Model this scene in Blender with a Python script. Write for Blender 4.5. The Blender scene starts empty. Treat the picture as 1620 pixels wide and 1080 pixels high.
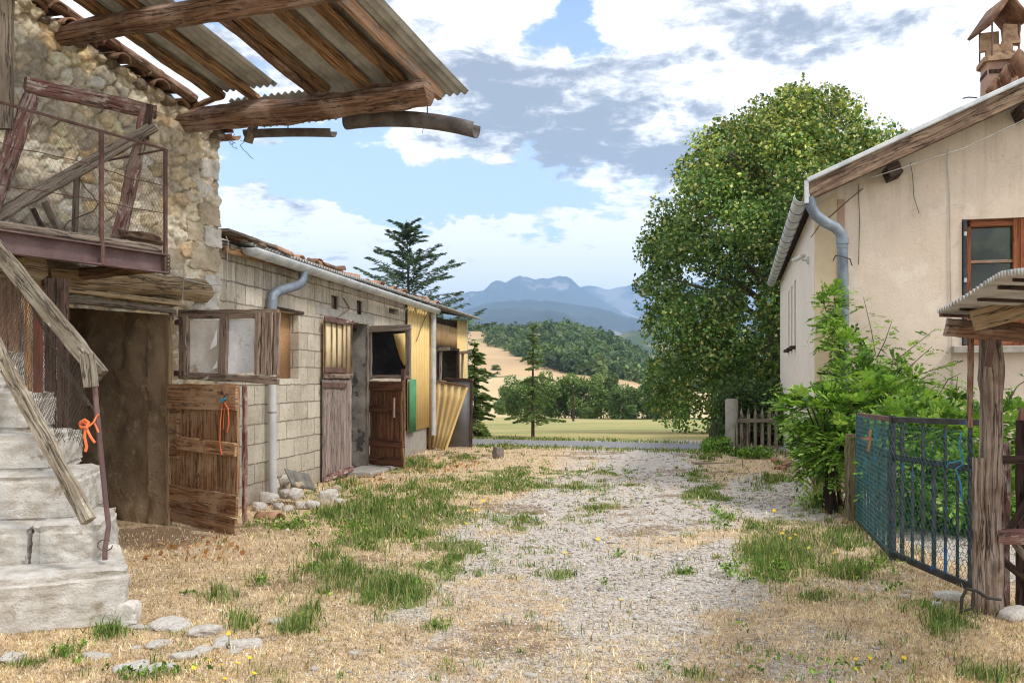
import bpy, bmesh, math, random
import numpy as np
from mathutils import Vector, Matrix, noise
R = math.radians
SC = bpy.context.scene
rng = np.random.default_rng(7)
random.seed(7)
# ------------------------------------------------------------ camera, sky, sun, exposure
F, CX, HY, EYE = 1450.0, 810.0, 600.0, 1.4
cam = bpy.data.cameras.new('camera'); camo = bpy.data.objects.new('camera', cam)
SC.collection.objects.link(camo); SC.camera = camo
camo.location = (0, 0, EYE); camo.rotation_euler = (R(90), 0, 0)
cam.sensor_width = 36; cam.lens = 36 * F / 1620; cam.shift_y = (HY - 540) / 1620
cam.clip_start = 0.05; cam.clip_end = 40000
SUN_EL, SUN_DIR = 52, Vector((0.66, -0.52, 0))           # soft veiled sun from the right, a little behind the camera
sd = Vector((SUN_DIR.x, SUN_DIR.y, 0)).normalized() * math.cos(R(SUN_EL)) + Vector((0, 0, math.sin(R(SUN_EL))))
sun = bpy.data.lights.new('sun', 'SUN'); suno = bpy.data.objects.new('sun', sun); SC.collection.objects.link(suno)
sun.energy = 2.1; sun.angle = R(10); sun.color = (1, .93, .84)
suno.rotation_euler = (-sd).to_track_quat('-Z', 'Y').to_euler()
SC.view_settings.view_transform = 'Standard'; SC.view_settings.look = 'None'
SC.view_settings.gamma = 1; SC.view_settings.exposure = 0.53
SC.cycles.max_bounces = 6; SC.cycles.diffuse_bounces = 3; SC.cycles.glossy_bounces = 2
SC.cycles.transmission_bounces = 4; SC.cycles.volume_bounces = 1; SC.cycles.transparent_max_bounces = 6
SC.cycles.use_denoising = True; SC.cycles.denoising_prefilter = 'ACCURATE'; SC.cycles.use_adaptive_sampling = True; SC.cycles.adaptive_threshold = 0.008; SC.cycles.filter_width = 1.15
SC.cycles.sample_clamp_indirect = 4

class NT:
    """small helper for node trees"""
    def __init__(s, nt): s.nt = nt; s.N = nt.nodes; s.L = nt.links
    def n(s, t, ins=None, **kw):
        nd = s.N.new(t)
        for k, v in kw.items(): setattr(nd, k, v)
        for k, v in (ins or {}).items(): s.set(nd.inputs[k], v)
        return nd
    def set(s, i, v):
        if isinstance(v, bpy.types.NodeSocket): s.L.new(v, i)
        elif isinstance(v, bpy.types.Node): s.L.new(v.outputs[0], i)
        else: i.default_value = v
    def math(s, op, a, b=0.0, c=0.0, clamp=False):
        nd = s.N.new('ShaderNodeMath'); nd.operation = op; nd.use_clamp = clamp
        s.set(nd.inputs[0], a); s.set(nd.inputs[1], b); s.set(nd.inputs[2], c); return nd.outputs[0]
    def vm(s, op, a, b=(0, 0, 0), out=0):
        nd = s.N.new('ShaderNodeVectorMath'); nd.operation = op
        s.set(nd.inputs[0], a)
        if op == 'SCALE': s.set(nd.inputs[3], b)
        else: s.set(nd.inputs[1], b)
        return nd.outputs['Value' if op in ('LENGTH', 'DOT_PRODUCT') else 'Vector']
    def mapr(s, v, a, b, c=0.0, d=1.0, smooth=True):
        nd = s.N.new('ShaderNodeMapRange'); nd.interpolation_type = 'SMOOTHSTEP' if smooth else 'LINEAR'
        s.set(nd.inputs[0], v)
        for i, q in enumerate((a, b, c, d)): nd.inputs[i + 1].default_value = q
        return nd.outputs[0]
    def noise(s, vec, scale, detail=4, rough=.55, dist=0.0):
        nd = s.N.new('ShaderNodeTexNoise'); s.set(nd.inputs['Vector'], vec)
        nd.inputs['Scale'].default_value = scale; nd.inputs['Detail'].default_value = detail
        nd.inputs['Roughness'].default_value = rough; nd.inputs['Distortion'].default_value = dist
        return nd.outputs[0]
    def mix(s, f, a, b, mode='MIX'):
        nd = s.N.new('ShaderNodeMix'); nd.data_type = 'RGBA'; nd.blend_type = mode
        s.set(nd.inputs[0], f)
        for i, q in ((6, a), (7, b)):
            s.set(nd.inputs[i], q if not (isinstance(q, tuple) and len(q) == 3) else q + (1,))
        return nd.outputs[2]

def P(x, y, Z): return Vector(((x - CX) / F * Z, Z, EYE - (y - HY) / F * Z))
def dirpx(x, y): return Vector(((x - CX) / F, 1, (HY - y) / F)).normalized()

world = bpy.data.worlds.new('World'); SC.world = world; world.use_nodes = True
w = NT(world.node_tree); w.N.clear()
tc = w.n('ShaderNodeTexCoord'); D = tc.outputs['Generated']
sep = w.n('ShaderNodeSeparateXYZ', {0: D})
zc = w.math('MAXIMUM', sep.outputs[2], 0.0)
inv = w.math('DIVIDE', 1.0, w.math('ADD', zc, 0.14))
plane = w.vm('SCALE', D, inv)
plane = w.vm('MULTIPLY', plane, (1, 1, 0.0))
def blob(x, y, rx, ry):
    d0 = dirpx(x, y)
    v = w.vm('MULTIPLY', w.vm('SUBTRACT', DW, tuple(d0)), (F / rx, 1.0, F / ry))
    return w.mapr(w.vm('LENGTH', v), 0.15, 1.45, 1.0, 0.0)
warp = w.n('ShaderNodeTexNoise', {'Vector': D, 'Scale': 9.0, 'Detail': 5.0, 'Roughness': .6})
DW = w.vm('ADD', D, w.vm('SCALE', w.vm('SUBTRACT', warp.outputs[1], (.5, .5, .5)), .16))
n1 = w.noise(w.vm('ADD', plane, (3.1, 1.7, 0)), 2.3, 12, .60, .35)
n2 = w.noise(w.vm('ADD', plane, (9.4, 5.2, 0)), 6.5, 12, .64, .3)
dens = w.math('ADD', w.math('MULTIPLY', n1, .95), w.math('MULTIPLY', n2, .55))
dens = w.math('ADD', dens, -.14)
for b, k in (((500, 262, 330, 84), -.26), ((780, 300, 270, 70), -.26), ((868, 32, 90, 52), -.30), ((330, 60, 120, 60), -.12),
             ((430, 400, 330, 60), .12), ((900, 400, 240, 50), .10), ((1150, 150, 520, 150), .14), ((1500, 60, 260, 150), .22), ((700, 60, 160, 110), .16)):
    dens = w.math('ADD', dens, w.math('MULTIPLY', blob(*b), k))
cov = w.mapr(dens, .455, .565)
n3 = w.noise(w.vm('ADD', plane, (4.4, 2.9, 0)), 2.6, 8, .55, .2)
n4 = w.noise(w.vm('ADD', plane, (1.4, 7.9, 0)), 9.5, 10, .66, .3)
sh = w.math('ADD', w.math('ADD', w.math('MULTIPLY', n3, .95), w.math('MULTIPLY', n4, .75)), -.33)
for b, k in (((1245, 55, 200, 70), .26), ((860, 120, 150, 70), .12), ((950, 215, 230, 75), .17), ((610, 95, 190, 110), .13), ((1040, 250, 160, 50), .16),
             ((1450, 180, 300, 200), -.17), ((1080, 150, 150, 40), -.10), ((780, 200, 160, 40), -.06), ((600, 410, 520, 75), -.13), ((1000, 420, 300, 60), -.12)):
    sh = w.math('ADD', sh, w.math('MULTIPLY', blob(*b), k))
dark = w.mapr(sh, .47, .74)
sky = w.n('ShaderNodeTexSky', sky_type='NISHITA'); sky.sun_disc = False
sky.sun_elevation = R(SUN_EL); sky.sun_rotation = math.atan2(sd.x, sd.y)
sky.air_density = 1.0; sky.dust_density = .6; sky.altitude = 400
skyc = w.mix(1.0, w.vm('SCALE', sky.outputs[0], 0.15), (1.0, 1.02, 1.06), 'MULTIPLY')
hz = w.mapr(sep.outputs[2], 0.0, .55, 1.0, 0.0)
skyc = w.mix(w.math('MULTIPLY', hz, .42), skyc, (.74, .83, .95))
cl = w.mix(dark, (1.08, 1.05, 1.02), (.26, .275, .305))
edge = w.mapr(dens, .44, .72)
col = w.mix(w.math('MULTIPLY', cov, .97), skyc, cl)
bg = w.n('ShaderNodeBackground', {'Color': col, 'Strength': 1.12})
wo = w.n('ShaderNodeOutputWorld', {'Surface': bg.outputs[0]})

# ------------------------------------------------------------ helpers
def link(o): SC.collection.objects.link(o); return o
def tag(o, label=None, cat=None, group=None, kind=None):
    if label: o['label'] = label
    if cat: o['category'] = cat
    if group: o['group'] = group
    if kind: o['kind'] = kind
    return o
def thing(name, loc, label, cat, group=None):
    o = bpy.data.objects.new(name, None); o.location = loc; link(o); o.empty_display_size = .2
    return tag(o, label, cat, group)
def attach(o, parent):
    if parent is not None:
        o.parent = parent
        if parent.type == 'EMPTY': o.matrix_parent_inverse = Matrix.Translation(-parent.location)
    return o

class MB:
    def __init__(s): s.v = []; s.f = []; s.uv = []; s.c = None; s.M = None
    def pt(s, p):
        p = Vector(p)
        if s.M is not None: p = s.M @ p
        s.v.append(tuple(p)); return len(s.v) - 1
    def face(s, idx, uvs=None):
        s.f.append(tuple(idx)); s.uv.extend(uvs if uvs else [(0, 0)] * len(idx))
    def quad(s, a, b, c, d, uvs=None):
        i = [s.pt(q) for q in (a, b, c, d)]
        if uvs is None:
            lu = (Vector(b) - Vector(a)).length; lv = (Vector(d) - Vector(a)).length
            uvs = [(0, 0), (lu, 0), (lu, lv), (0, lv)]
        s.face(i, uvs)
    def box(s, lo, hi):
        x0, y0, z0 = lo; x1, y1, z1 = hi
        c = [(x0,y0,z0),(x1,y0,z0),(x1,y1,z0),(x0,y1,z0),(x0,y0,z1),(x1,y0,z1),(x1,y1,z1),(x0,y1,z1)]
        o = random.random() * 9
        for q in ((0,1,5,4),(1,2,6,5),(2,3,7,6),(3,0,4,7),(4,5,6,7),(3,2,1,0)):
            pp = [c[k] for k in q]
            i = [s.pt(k) for k in pp]
            def uvof(k):
                if abs(pp[0][2]-pp[1][2])+abs(pp[0][2]-pp[2][2]) < 1e-9: return (k[0]+o, k[1]+o)
                return (k[2]+o, k[0]+k[1]+o)
            s.face(i, [uvof(k) for k in pp])
    def beam(s, p0, p1, w, h, up=(0, 0, 1), rnd=False, rough=0.0, seg=None, taper=1.0, sag=0.0, cham=.12, bow=0.0, nsc=6.0):
        """weathered timber / tube: rectangular (chamfered) or round section between two points"""
        p0, p1 = Vector(p0), Vector(p1); d = p1 - p0; L = d.length; d = d / L
        up = Vector(up); side = d.cross(up)
        if side.length < 1e-4: side = d.cross(Vector((1, 0, 0)))
        side.normalize(); up2 = side.cross(d).normalized()
        if rnd:
            m = 12 if max(w, h) > .03 else 6
            prof = [(math.cos(a) * w / 2, math.sin(a) * h / 2) for a in [2 * math.pi * k / m for k in range(m)]]
        else:
            c = cham * min(w, h); a, b = w / 2, h / 2
            prof = [(a, -b + c), (a, 0), (a, b - c), (a - c, b), (0, b), (-a + c, b), (-a, b - c), (-a, 0), (-a, -b + c), (-a + c, -b), (0, -b), (a - c, -b)]
        m = len(prof)
        if seg is None: seg = max(1, int(L / (.06 if rough else 9)))
        per = [0]
        for k in range(m):
            q, r = prof[k], prof[(k + 1) % m]; per.append(per[-1] + math.hypot(q[0]-r[0], q[1]-r[1]))
        off = random.random() * 20; rings = []
        for i in range(seg + 1):
            t = i / seg; c0 = p0 + d * (L * t) + up2 * (-sag * 4 * t * (1 - t)) + side * (bow * 4 * t * (1 - t))
            k2 = 1 + (taper - 1) * t; ring = []
            for (a, b) in prof:
                q = c0 + side * a * k2 + up2 * b * k2
                if rough:
                    e = noise.noise(q * nsc + Vector((off, 0, 0))) + .5 * noise.noise(q * nsc * 3.1 + Vector((0, off, 0)))
                    r = (side * a + up2 * b); r = r.normalized() if r.length > 1e-6 else r
                    q = q + r * (e * rough)
                    if i in (0, seg): q = q + d * (noise.noise(q * 23) * rough * 1.2)
                ring.append(s.pt(q))
            rings.append(ring)
        for i in range(seg):
            for k in range(m):
                k3 = (k + 1) % m; u0, u1 = off + L * i / seg, off + L * (i + 1) / seg
                s.face((rings[i][k], rings[i][k3], rings[i+1][k3], rings[i+1][k]), [(u0, off+per[k]), (u0, off+per[k+1]), (u1, off+per[k+1]), (u1, off+per[k])])
        for ring, fl in ((rings[0], True), (rings[-1], False)):
            idx = ring[::-1] if fl else ring; pr = prof[::-1] if fl else prof
            s.face(idx, [(off + q[0] * .3, off + q[1]) for q in pr])
    def tube(s, pts, r, m=6, closed=False, r1=None):
        pts = [Vector(p) for p in pts]; rings = []; n = len(pts); u = 0
        prevn = None
        for i, p in enumerate(pts):
            d = (pts[min(i + 1, n - 1)] - pts[max(i - 1, 0)])
            d = d.normalized() if d.length > 1e-9 else Vector((0, 0, 1))
            if prevn is None:
                a = d.cross(Vector((0, 0, 1)));
                if a.length < .05: a = d.cross(Vector((1, 0, 0)))
            else: a = prevn - d * prevn.dot(d)
            a.normalize(); prevn = a; b = d.cross(a)
            rr = r if r1 is None else r + (r1 - r) * i / (n - 1)
            rings.append([s.pt(p + a * math.cos(2*math.pi*k/m) * rr + b * math.sin(2*math.pi*k/m) * rr) for k in range(m)])
        for i in range(n - 1):
            for k in range(m):
                k3 = (k + 1) % m
                s.face((rings[i][k], rings[i][k3], rings[i+1][k3], rings[i+1][k]), [(i*.1, k/m), (i*.1, (k+1)/m), (i*.1+.1, (k+1)/m), (i*.1+.1, k/m)])
        s.face(rings[0][::-1]); s.face(rings[-1])
    def grid(s, fn, nu, nv, uvs=(1, 1), skip=None):
        idx = [[s.pt(fn(i / nu, j / nv)) for j in range(nv + 1)] for i in range(nu + 1)]
        for i in range(nu):
            for j in range(nv):
                if skip and skip((i + .5) / nu, (j + .5) / nv): continue
                s.face((idx[i][j], idx[i+1][j], idx[i+1][j+1], idx[i][j+1]),
                       [(i/nu*uvs[0], j/nv*uvs[1]), ((i+1)/nu*uvs[0], j/nv*uvs[1]), ((i+1)/nu*uvs[0], (j+1)/nv*uvs[1]), (i/nu*uvs[0], (j+1)/nv*uvs[1])])
    def wire(s, a, b, r):
        a, b = Vector(a), Vector(b); d = (b - a)
        if d.length < 1e-6: return
        d.normalize(); n = d.cross(Vector((.3, .9, .2))).normalized(); m = d.cross(n)
        A = []; B = []
        for k in range(3):
            o = (n * math.cos(k * 2.094) + m * math.sin(k * 2.094)) * r
            A.append(s.pt(a + o)); B.append(s.pt(b + o))
        for k in range(3): s.face((A[k], A[(k+1) % 3], B[(k+1) % 3], B[k]))
    def hexnet(s, fn, W, H, cell, r, hole=None):
        """twisted hexagonal wire netting over fn(u,v), u,v in metres"""
        hw, hh = cell, cell * .5
        nx, ny = int(W / hw), int(H / (hh * 1.5))
        for j in range(ny):
            for i in range(nx):
                u = i * hw + (hw / 2 if j % 2 else 0); v = j * hh * 1.5
                if hole and hole(u, v): continue
                p = fn(u, v); q = fn(u, v + hh * .55); l = fn(u - hw / 2, v + hh * 1.5); rr = fn(u + hw / 2, v + hh * 1.5)
                s.wire(p, q, r)
                if u - hw / 2 >= 0: s.wire(q, l, r)
                if u + hw / 2 <= W: s.wire(q, rr, r)
    def build(s, name, mat, parent=None, smooth=True, ang=38, solid=0):
        me = bpy.data.meshes.new(name); me.from_pydata(s.v, [], s.f)
        uvl = me.uv_layers.new(name='UVMap'); uvl.data.foreach_set('uv', np.array(s.uv, dtype=np.float32).ravel())
        if smooth: me.shade_smooth(); me.set_sharp_from_angle(angle=R(ang))
        me.materials.append(mat); me.update()
        o = link(bpy.data.objects.new(name, me))
        if solid:
            md = o.modifiers.new('solid', 'SOLIDIFY'); md.thickness = solid; md.offset = 0
        return attach(o, parent)

def np_mesh(name, V, Fc, mat, parent=None, col=None, smooth=False, uv=None):
    V = np.asarray(V, dtype=np.float32); Fc = np.asarray(Fc, dtype=np.int32); k = Fc.shape[1]
    me = bpy.data.meshes.new(name)
    me.vertices.add(len(V)); me.vertices.foreach_set('co', V.ravel())
    me.loops.add(Fc.size); me.loops.foreach_set('vertex_index', Fc.ravel())
    me.polygons.add(len(Fc)); me.polygons.foreach_set('loop_start', np.arange(0, Fc.size, k, dtype=np.int32))
    me.update(calc_edges=True)
    if col is not None:
        ca = me.color_attributes.new('Col', 'FLOAT_COLOR', 'POINT')
        c4 = np.ones((len(V), 4), dtype=np.float32); c4[:, :3] = col; ca.data.foreach_set('color', c4.ravel())
    if smooth: me.shade_smooth()
    if isinstance(mat, (list, tuple)):
        for q in mat: me.materials.append(q)
    else: me.materials.append(mat)
    o = link(bpy.data.objects.new(name, me))
    return attach(o, parent)

def _hash(ix, iy, s):
    h = (ix * 374761393 + iy * 668265263 + s * 974634777) & 0xffffffff
    h = ((h ^ (h >> 13)) * 1274126177) & 0xffffffff
    return ((h ^ (h >> 16)) & 0xffff) / 65535.0
def vnoise(x, y, s=0):
    x = np.asarray(x, float); y = np.asarray(y, float)
    ix, iy = np.floor(x).astype(np.int64), np.floor(y).astype(np.int64); fx, fy = x - ix, y - iy
    fx = fx * fx * (3 - 2 * fx); fy = fy * fy * (3 - 2 * fy)
    a, b, c, d = _hash(ix, iy, s), _hash(ix + 1, iy, s), _hash(ix, iy + 1, s), _hash(ix + 1, iy + 1, s)
    return (a * (1 - fx) + b * fx) * (1 - fy) + (c * (1 - fx) + d * fx) * fy
def fbm(x, y, o=4, s=0):
    t = 0; a = .5; n = 0
    for k in range(o): t = t + a * vnoise(x * 2 ** k, y * 2 ** k, s + k * 17); n += a; a *= .5
    return t / n
def sstep(a, b, x):
    t = np.clip((x - a) / (b - a), 0, 1); return t * t * (3 - 2 * t)

# ------------------------------------------------------------ materials
MATS = {}
def material(name, fn, rough=.85, spec=.3, metal=0.0):
    m = bpy.data.materials.new(name); m.use_nodes = True; t = NT(m.node_tree); t.N.clear()
    b = t.n('ShaderNodeBsdfPrincipled'); b.inputs['Roughness'].default_value = rough
    b.inputs['Specular IOR Level'].default_value = spec; b.inputs['Metallic'].default_value = metal
    o = t.n('ShaderNodeOutputMaterial', {0: b.outputs[0]})
    fn(t, b); MATS[name] = m; return m
def bump(t, b, h, s, dist=.02):
    nd = t.n('ShaderNodeBump', {'Height': h, 'Strength': s, 'Distance': dist}); t.set(b.inputs['Normal'], nd.outputs[0])

def wood(name, c0, c1, c2, patch=None, rough=.85, grain=1.0, crack=1.0):
    """grain runs along UV.x (metres); every piece gets its own tone"""
    def fn(t, b):
        uv = t.n('ShaderNodeUVMap'); tcx = t.n('ShaderNodeTexCoord'); oi = t.n('ShaderNodeObjectInfo'); U = uv.outputs[0]
        U = t.vm('ADD', U, t.vm('SCALE', t.n('ShaderNodeCombineXYZ', {0: oi.outputs['Random'], 1: oi.outputs['Random']}).outputs[0], 7.0))
        wv = t.n('ShaderNodeTexNoise', {'Vector': t.vm('MULTIPLY', U, (2.2, 5, 1)), 'Scale': 1.0, 'Detail': 2.0})
        U2 = t.vm('ADD', U, t.vm('MULTIPLY', t.vm('SUBTRACT', wv.outputs[1], (.5, .5, .5)), (0, .055, 0)))
        g = t.noise(t.vm('MULTIPLY', U2, (1.3 * grain, 24 * grain, 1)), 1.0, 7, .72, .3)
        g2 = t.noise(t.vm('MULTIPLY', U2, (5, 75, 1)), 1.0, 4, .65)
        bl = t.noise(tcx.outputs['Object'], 4.2, 6, .66)
        c = t.mix(t.mapr(g, .36, .62), c0, c1)
        c = t.mix(t.math('MULTIPLY', t.mapr(bl, .45, .62), .8), c, c2)
        c = t.mix(t.math('MULTIPLY', t.mapr(g2, .52, .68), .42), c, tuple(q * .7 for q in c0))
        if patch:
            pn = t.noise(t.vm('MULTIPLY', U2, (6, 14, 1)), 1.0, 8, .75, .4)
            c = t.mix(t.mapr(pn, patch[1] - .02, patch[1] + .02), c, patch[0])
        lk = t.noise(t.vm('MULTIPLY', U2, (.9, 15, 1)), 1.0, 5, .6, .2)
        ln = t.mapr(t.math('ABSOLUTE', t.math('SUBTRACT', lk, .5)), .002, .014, 0.0, 1.0)
        ln2 = t.mapr(g, .27, .325)
        kv = t.n('ShaderNodeTexVoronoi', {'Vector': t.vm('MULTIPLY', U2, (2.2, 7, 1)), 'Scale': 1.0}); kn = t.mapr(kv.outputs['Distance'], .05, .16)
        mk = t.math('MULTIPLY', ln, t.math('MULTIPLY', ln2, t.math('ADD', .35, t.math('MULTIPLY', kn, .65))))
        c = t.mix(t.math('MULTIPLY', t.math('SUBTRACT', 1.0, mk), crack * .72), c, tuple(q * .22 for q in c0))
        tone = t.mapr(oi.outputs['Random'], 0, 1, .78, 1.22, False)
        c = t.mix(1.0, c, t.n('ShaderNodeCombineXYZ', {0: tone, 1: tone, 2: tone}).outputs[0], 'MULTIPLY')
        t.set(b.inputs['Base Color'], c)
        h = t.math('ADD', t.math('ADD', g, t.math('MULTIPLY', mk, .9)), t.math('MULTIPLY', g2, .35))
        bump(t, b, h, 1.0, .02)
    return material(name, fn, rough, .2)
W_BEAM = wood('weathered_beam', (.115, .058, .036), (.30, .18, .12), (.36, .26, .205))
W_RAFT = wood('brown_rafter', (.12, .06, .028), (.43, .25, .12), (.22, .14, .09))
W_LIGHT = wood('pale_board', (.36, .20, .12), (.50, .32, .22), (.30, .24, .20), crack=.4)
W_GREY = wood('grey_wood', (.17, .135, .105), (.34, .28, .225), (.26, .21, .165))
W_RAIL = wood('handrail_wood', (.15, .12, .085), (.29, .245, .185), (.36, .32, .25), patch=((.52, .50, .44), .62))
W_RED = wood('red_worn_wood', (.17, .075, .065), (.30, .165, .14), (.42, .33, .29), patch=((.50, .42, .37), .56))
W_DOOR = wood('brown_door', (.19, .088, .042), (.47, .27, .145), (.50, .34, .215))
W_DARKDOOR = wood('dark_brown_door', (.10, .042, .025), (.27, .13, .07), (.17, .08, .05))
W_DRIFT = wood('silvery_door', (.19, .14, .12), (.46, .38, .34), (.36, .285, .25))
W_LINTEL = wood('split_lintel', (.28, .19, .10), (.46, .345, .22), (.37, .27, .17))
W_POST = wood('weathered_post', (.115, .072, .05), (.46, .37, .30), (.20, .13, .09))
W_DARK = wood('dark_wood', (.035, .022, .018), (.10, .06, .048), (.075, .05, .04))
W_RAKE = wood('stained_rake_board', (.12, .068, .045), (.36, .255, .18), (.15, .092, .07))
W_WINDOW = wood('orange_window_wood', (.25, .075, .03), (.36, .13, .055), (.30, .10, .04), rough=.5, crack=.3)
W_SHUT = wood('shutter_wood', (.17, .12, .09), (.43, .325, .255), (.31, .235, .185))

def plain(name, c, c2=None, rough=.6, metal=0., scale=6, bs=.2, spec=.4, patch=None, dist=.01, lo=.38, hi=.66, det=6):
    c2 = c2 or tuple(q * .7 for q in c)
    def fn(t, b):
        tcx = t.n('ShaderNodeTexCoord'); v = tcx.outputs['Object']
        n = t.noise(v, scale, det, .62); n2 = t.noise(v, scale * 9, 4, .6)
        cc = t.mix(t.mapr(n, lo, hi), c, c2)
        cc = t.mix(t.math('MULTIPLY', t.mapr(n2, .45, .75), .25), cc, tuple(q * .6 for q in c))
        if patch:
            pn = t.noise(t.vm('ADD', v, (7, 3, 1)), patch[2], 7, .68)
            cc = t.mix(t.mapr(pn, patch[1], patch[1] + .07), cc, patch[0])
        t.set(b.inputs['Base Color'], cc)
        bump(t, b, t.math('ADD', n, t.math('MULTIPLY', n2, .4)), bs, dist)
    return material(name, fn, rough, spec, metal)
ZINC = plain('zinc', (.60, .62, .63), (.43, .46, .49), .5, .2, 5, .12, patch=((.34, .34, .34), .66, 6))
ZINC_DK = plain('dark_zinc', (.15, .18, .225), (.24, .285, .34), .55, .25, 4, .15, patch=((.38, .44, .52), .60, 5))
PVC = plain('pvc_pipe', (.52, .53, .53), (.44, .45, .46), .45, 0, 3, .05)
OLDZINC = plain('rusted_gutter', (.085, .075, .075), (.17, .155, .15), .7, .3, 6, .2, patch=((.16, .085, .06), .6, 9))
FIBRO = plain('fibre_cement', (.42, .41, .39), (.28, .27, .25), .9, 0, 5, .3, patch=((.12, .115, .10), .62, 3))
TERRA = plain('terracotta', (.30, .155, .09), (.42, .25, .16), .9, 0, 7, .4, patch=((.16, .12, .09), .56, 11))
TERRA_DK = plain('old_terracotta', (.15, .075, .045), (.25, .15, .095), .92, 0, 9, .4, patch=((.08, .065, .05), .55, 14))
RUST = plain('rusty_steel', (.12, .065, .052), (.19, .115, .10), .8, .3, 9, .35, patch=((.24, .12, .07), .64, 15))
STEEL_P = plain('purple_brown_steel', (.125, .075, .075), (.185, .12, .115), .6, .2, 6, .25, patch=((.20, .10, .06), .64, 12))
IRON_BLK = plain('black_worn_iron', (.026, .026, .03), (.06, .06, .068), .55, .3, 14, .4, patch=((.02, .11, .30), .62, 5))
IRON_BLUE = plain('blue_painted_iron', (.012, .09, .30), (.02, .14, .38), .5, .1, 10, .3, patch=((.03, .03, .035), .40, 4))
NETBLUE = plain('blue_green_wire', (.035, .15, .15), (.05, .19, .22), .6, .1, 9, .1)
WIRE = plain('old_wire', (.12, .09, .07), (.20, .16, .13), .7, .3, 9, .1)
WIREB = plain('brown_netting', (.11, .075, .05), (.19, .14, .10), .9, 0, 9, .1)
CABLE = plain('grey_cable', (.42, .40, .37), None, .6, 0, 5, .05)
CABLE_D = plain('dark_cable', (.05, .045, .04), None, .6, 0, 5, .05)
PLASTIC = plain('torn_plastic_sheet', (.92, .90, .86), (.76, .71, .63), .5, 0, 3, .5, patch=((.58, .48, .37), .60, 2.5), dist=.02)
PLASTIC2 = plain('grey_plastic_sheet', (.88, .89, .92), (.74, .75, .78), .5, 0, 6, .5, patch=((.62, .62, .63), .58, 10), dist=.02)
TARP = plain('black_tarp', (.008, .008, .011), (.018, .018, .022), .45, 0, 7, .6, dist=.04)
YELLOW = plain('yellow_cladding', (.78, .57, .235), (.72, .52, .21), .6, 0, 3, .06, patch=((.44, .27, .10), .66, 5))
YPALE = plain('faded_yellow_panel', (.72, .56, .28), (.64, .48, .235), .65, 0, 3, .06)
TANCLAD = plain('tan_cladding', (.47, .31, .15), (.36, .22, .10), .7, 0, 4, .1)
YFAB = plain('cream_panel', (.70, .60, .38), (.60, .50, .30), .8, 0, 5, .15)
GREENP = plain('green_panel', (.055, .22, .10), (.08, .27, .13), .6, 0, 5, .1)
GREYP = plain('grey_sheet_metal', (.19, .20, .225), (.235, .245, .27), .6, .1, 3, .08, patch=((.17, .13, .11), .70, 4))
OSB = plain('chipboard', (.50, .28, .13), (.38, .20, .09), .85, 0, 38, .3)
TANK = plain('grey_tank', (.40, .43, .45), (.33, .36, .38), .55, 0, 3, .05)
BLACK = plain('interior_shade_black', (.01, .01, .011), None, .9, 0, 3, .1)
ORANGE = plain('orange_twine', (.78, .20, .07), (.66, .15, .05), .8, 0, 20, .2)
BLUETW = plain('blue_twine', (.05, .30, .52), None, .8, 0, 20, .2)
STEPSTONE = plain('white_limestone', (.56, .54, .50), (.40, .365, .31), .92, 0, 8, .8, patch=((.30, .25, .185), .57, 5), dist=.03)
ROCK = plain('pale_rock', (.64, .61, .56), (.47, .44, .39), .92, 0, 9, .7, patch=((.26, .23, .19), .6, 14), dist=.02)
ROCKY = plain('ochre_rock', (.50, .42, .31), (.38, .31, .22), .92, 0, 9, .9, dist=.02)
CONC = plain('concrete', (.36, .345, .31), (.27, .26, .23), .92, 0, 6, .5, patch=((.20, .19, .165), .62, 5), dist=.015)
CONC_DK = plain('stained_jamb', (.25, .235, .21), (.15, .14, .125), .92, 0, 5, .7, patch=((.06, .055, .05), .56, 4), dist=.02)
PLAST_IN = plain('cellar_plaster', (.50, .375, .25), (.33, .24, .155), .95, 0, 3, 1.0, patch=((.60, .47, .32), .55, 5), dist=.03)
CELLAR = plain('cellar_rubble', (.26, .20, .15), (.15, .115, .085), .95, 0, 6, 1.0, dist=.05)
def stucco_fn(t, b):
    tcx = t.n('ShaderNodeTexCoord'); o = tcx.outputs['Object']; sx = t.n('ShaderNodeSeparateXYZ', {0: o})
    n = t.noise(o, .9, 8, .66); m = t.noise(o, 5, 7, .7); f = t.noise(o, 42, 4, .75); st = t.noise(t.vm('MULTIPLY', o, (7, 7, .45)), 1.0, 6, .65); w2 = t.noise(t.vm('ADD', o, (3, 5, 1)), 1.7, 8, .62)
    c = t.mix(t.mapr(n, .40, .60), (.68, .575, .48), (.63, .525, .43))
    c = t.mix(t.math('MULTIPLY', t.mapr(w2, .56, .64), .45), c, (.76, .69, .61))
    c = t.mix(t.math('MULTIPLY', t.mapr(m, .52, .66), .22), c, (.50, .40, .31))
    top = t.mapr(sx.outputs[2], 2.6, 4.2); bot = t.mapr(sx.outputs[2], 1.1, .0)
    c = t.mix(t.math('MULTIPLY', t.math('MULTIPLY', t.mapr(st, .47, .62), t.math('ADD', .10, top)), .28), c, (.36, .285, .22))
    c = t.mix(t.math('MULTIPLY', bot, t.mapr(m, .35, .6, .3, .85)), c, (.33, .25, .18))
    ck = t.n('ShaderNodeTexVoronoi', {'Vector': t.vm('ADD', o, t.vm('SCALE', t.n('ShaderNodeTexNoise', {'Vector': o, 'Scale': 3.0, 'Detail': 5.0}).outputs[1], .5)), 'Scale': .55}); ck.feature = 'DISTANCE_TO_EDGE'
    c = t.mix(t.math('MULTIPLY', t.mapr(ck.outputs['Distance'],   .002, .0008), .22), c, (.22, .17, .13))
    c = t.mix(t.math('MULTIPLY', t.mapr(f, .5, .66), .25), c, (.38, .30, .23))
    t.set(b.inputs['Base Color'], c); bump(t, b, t.math('ADD', f, m), .5, .008)
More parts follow.
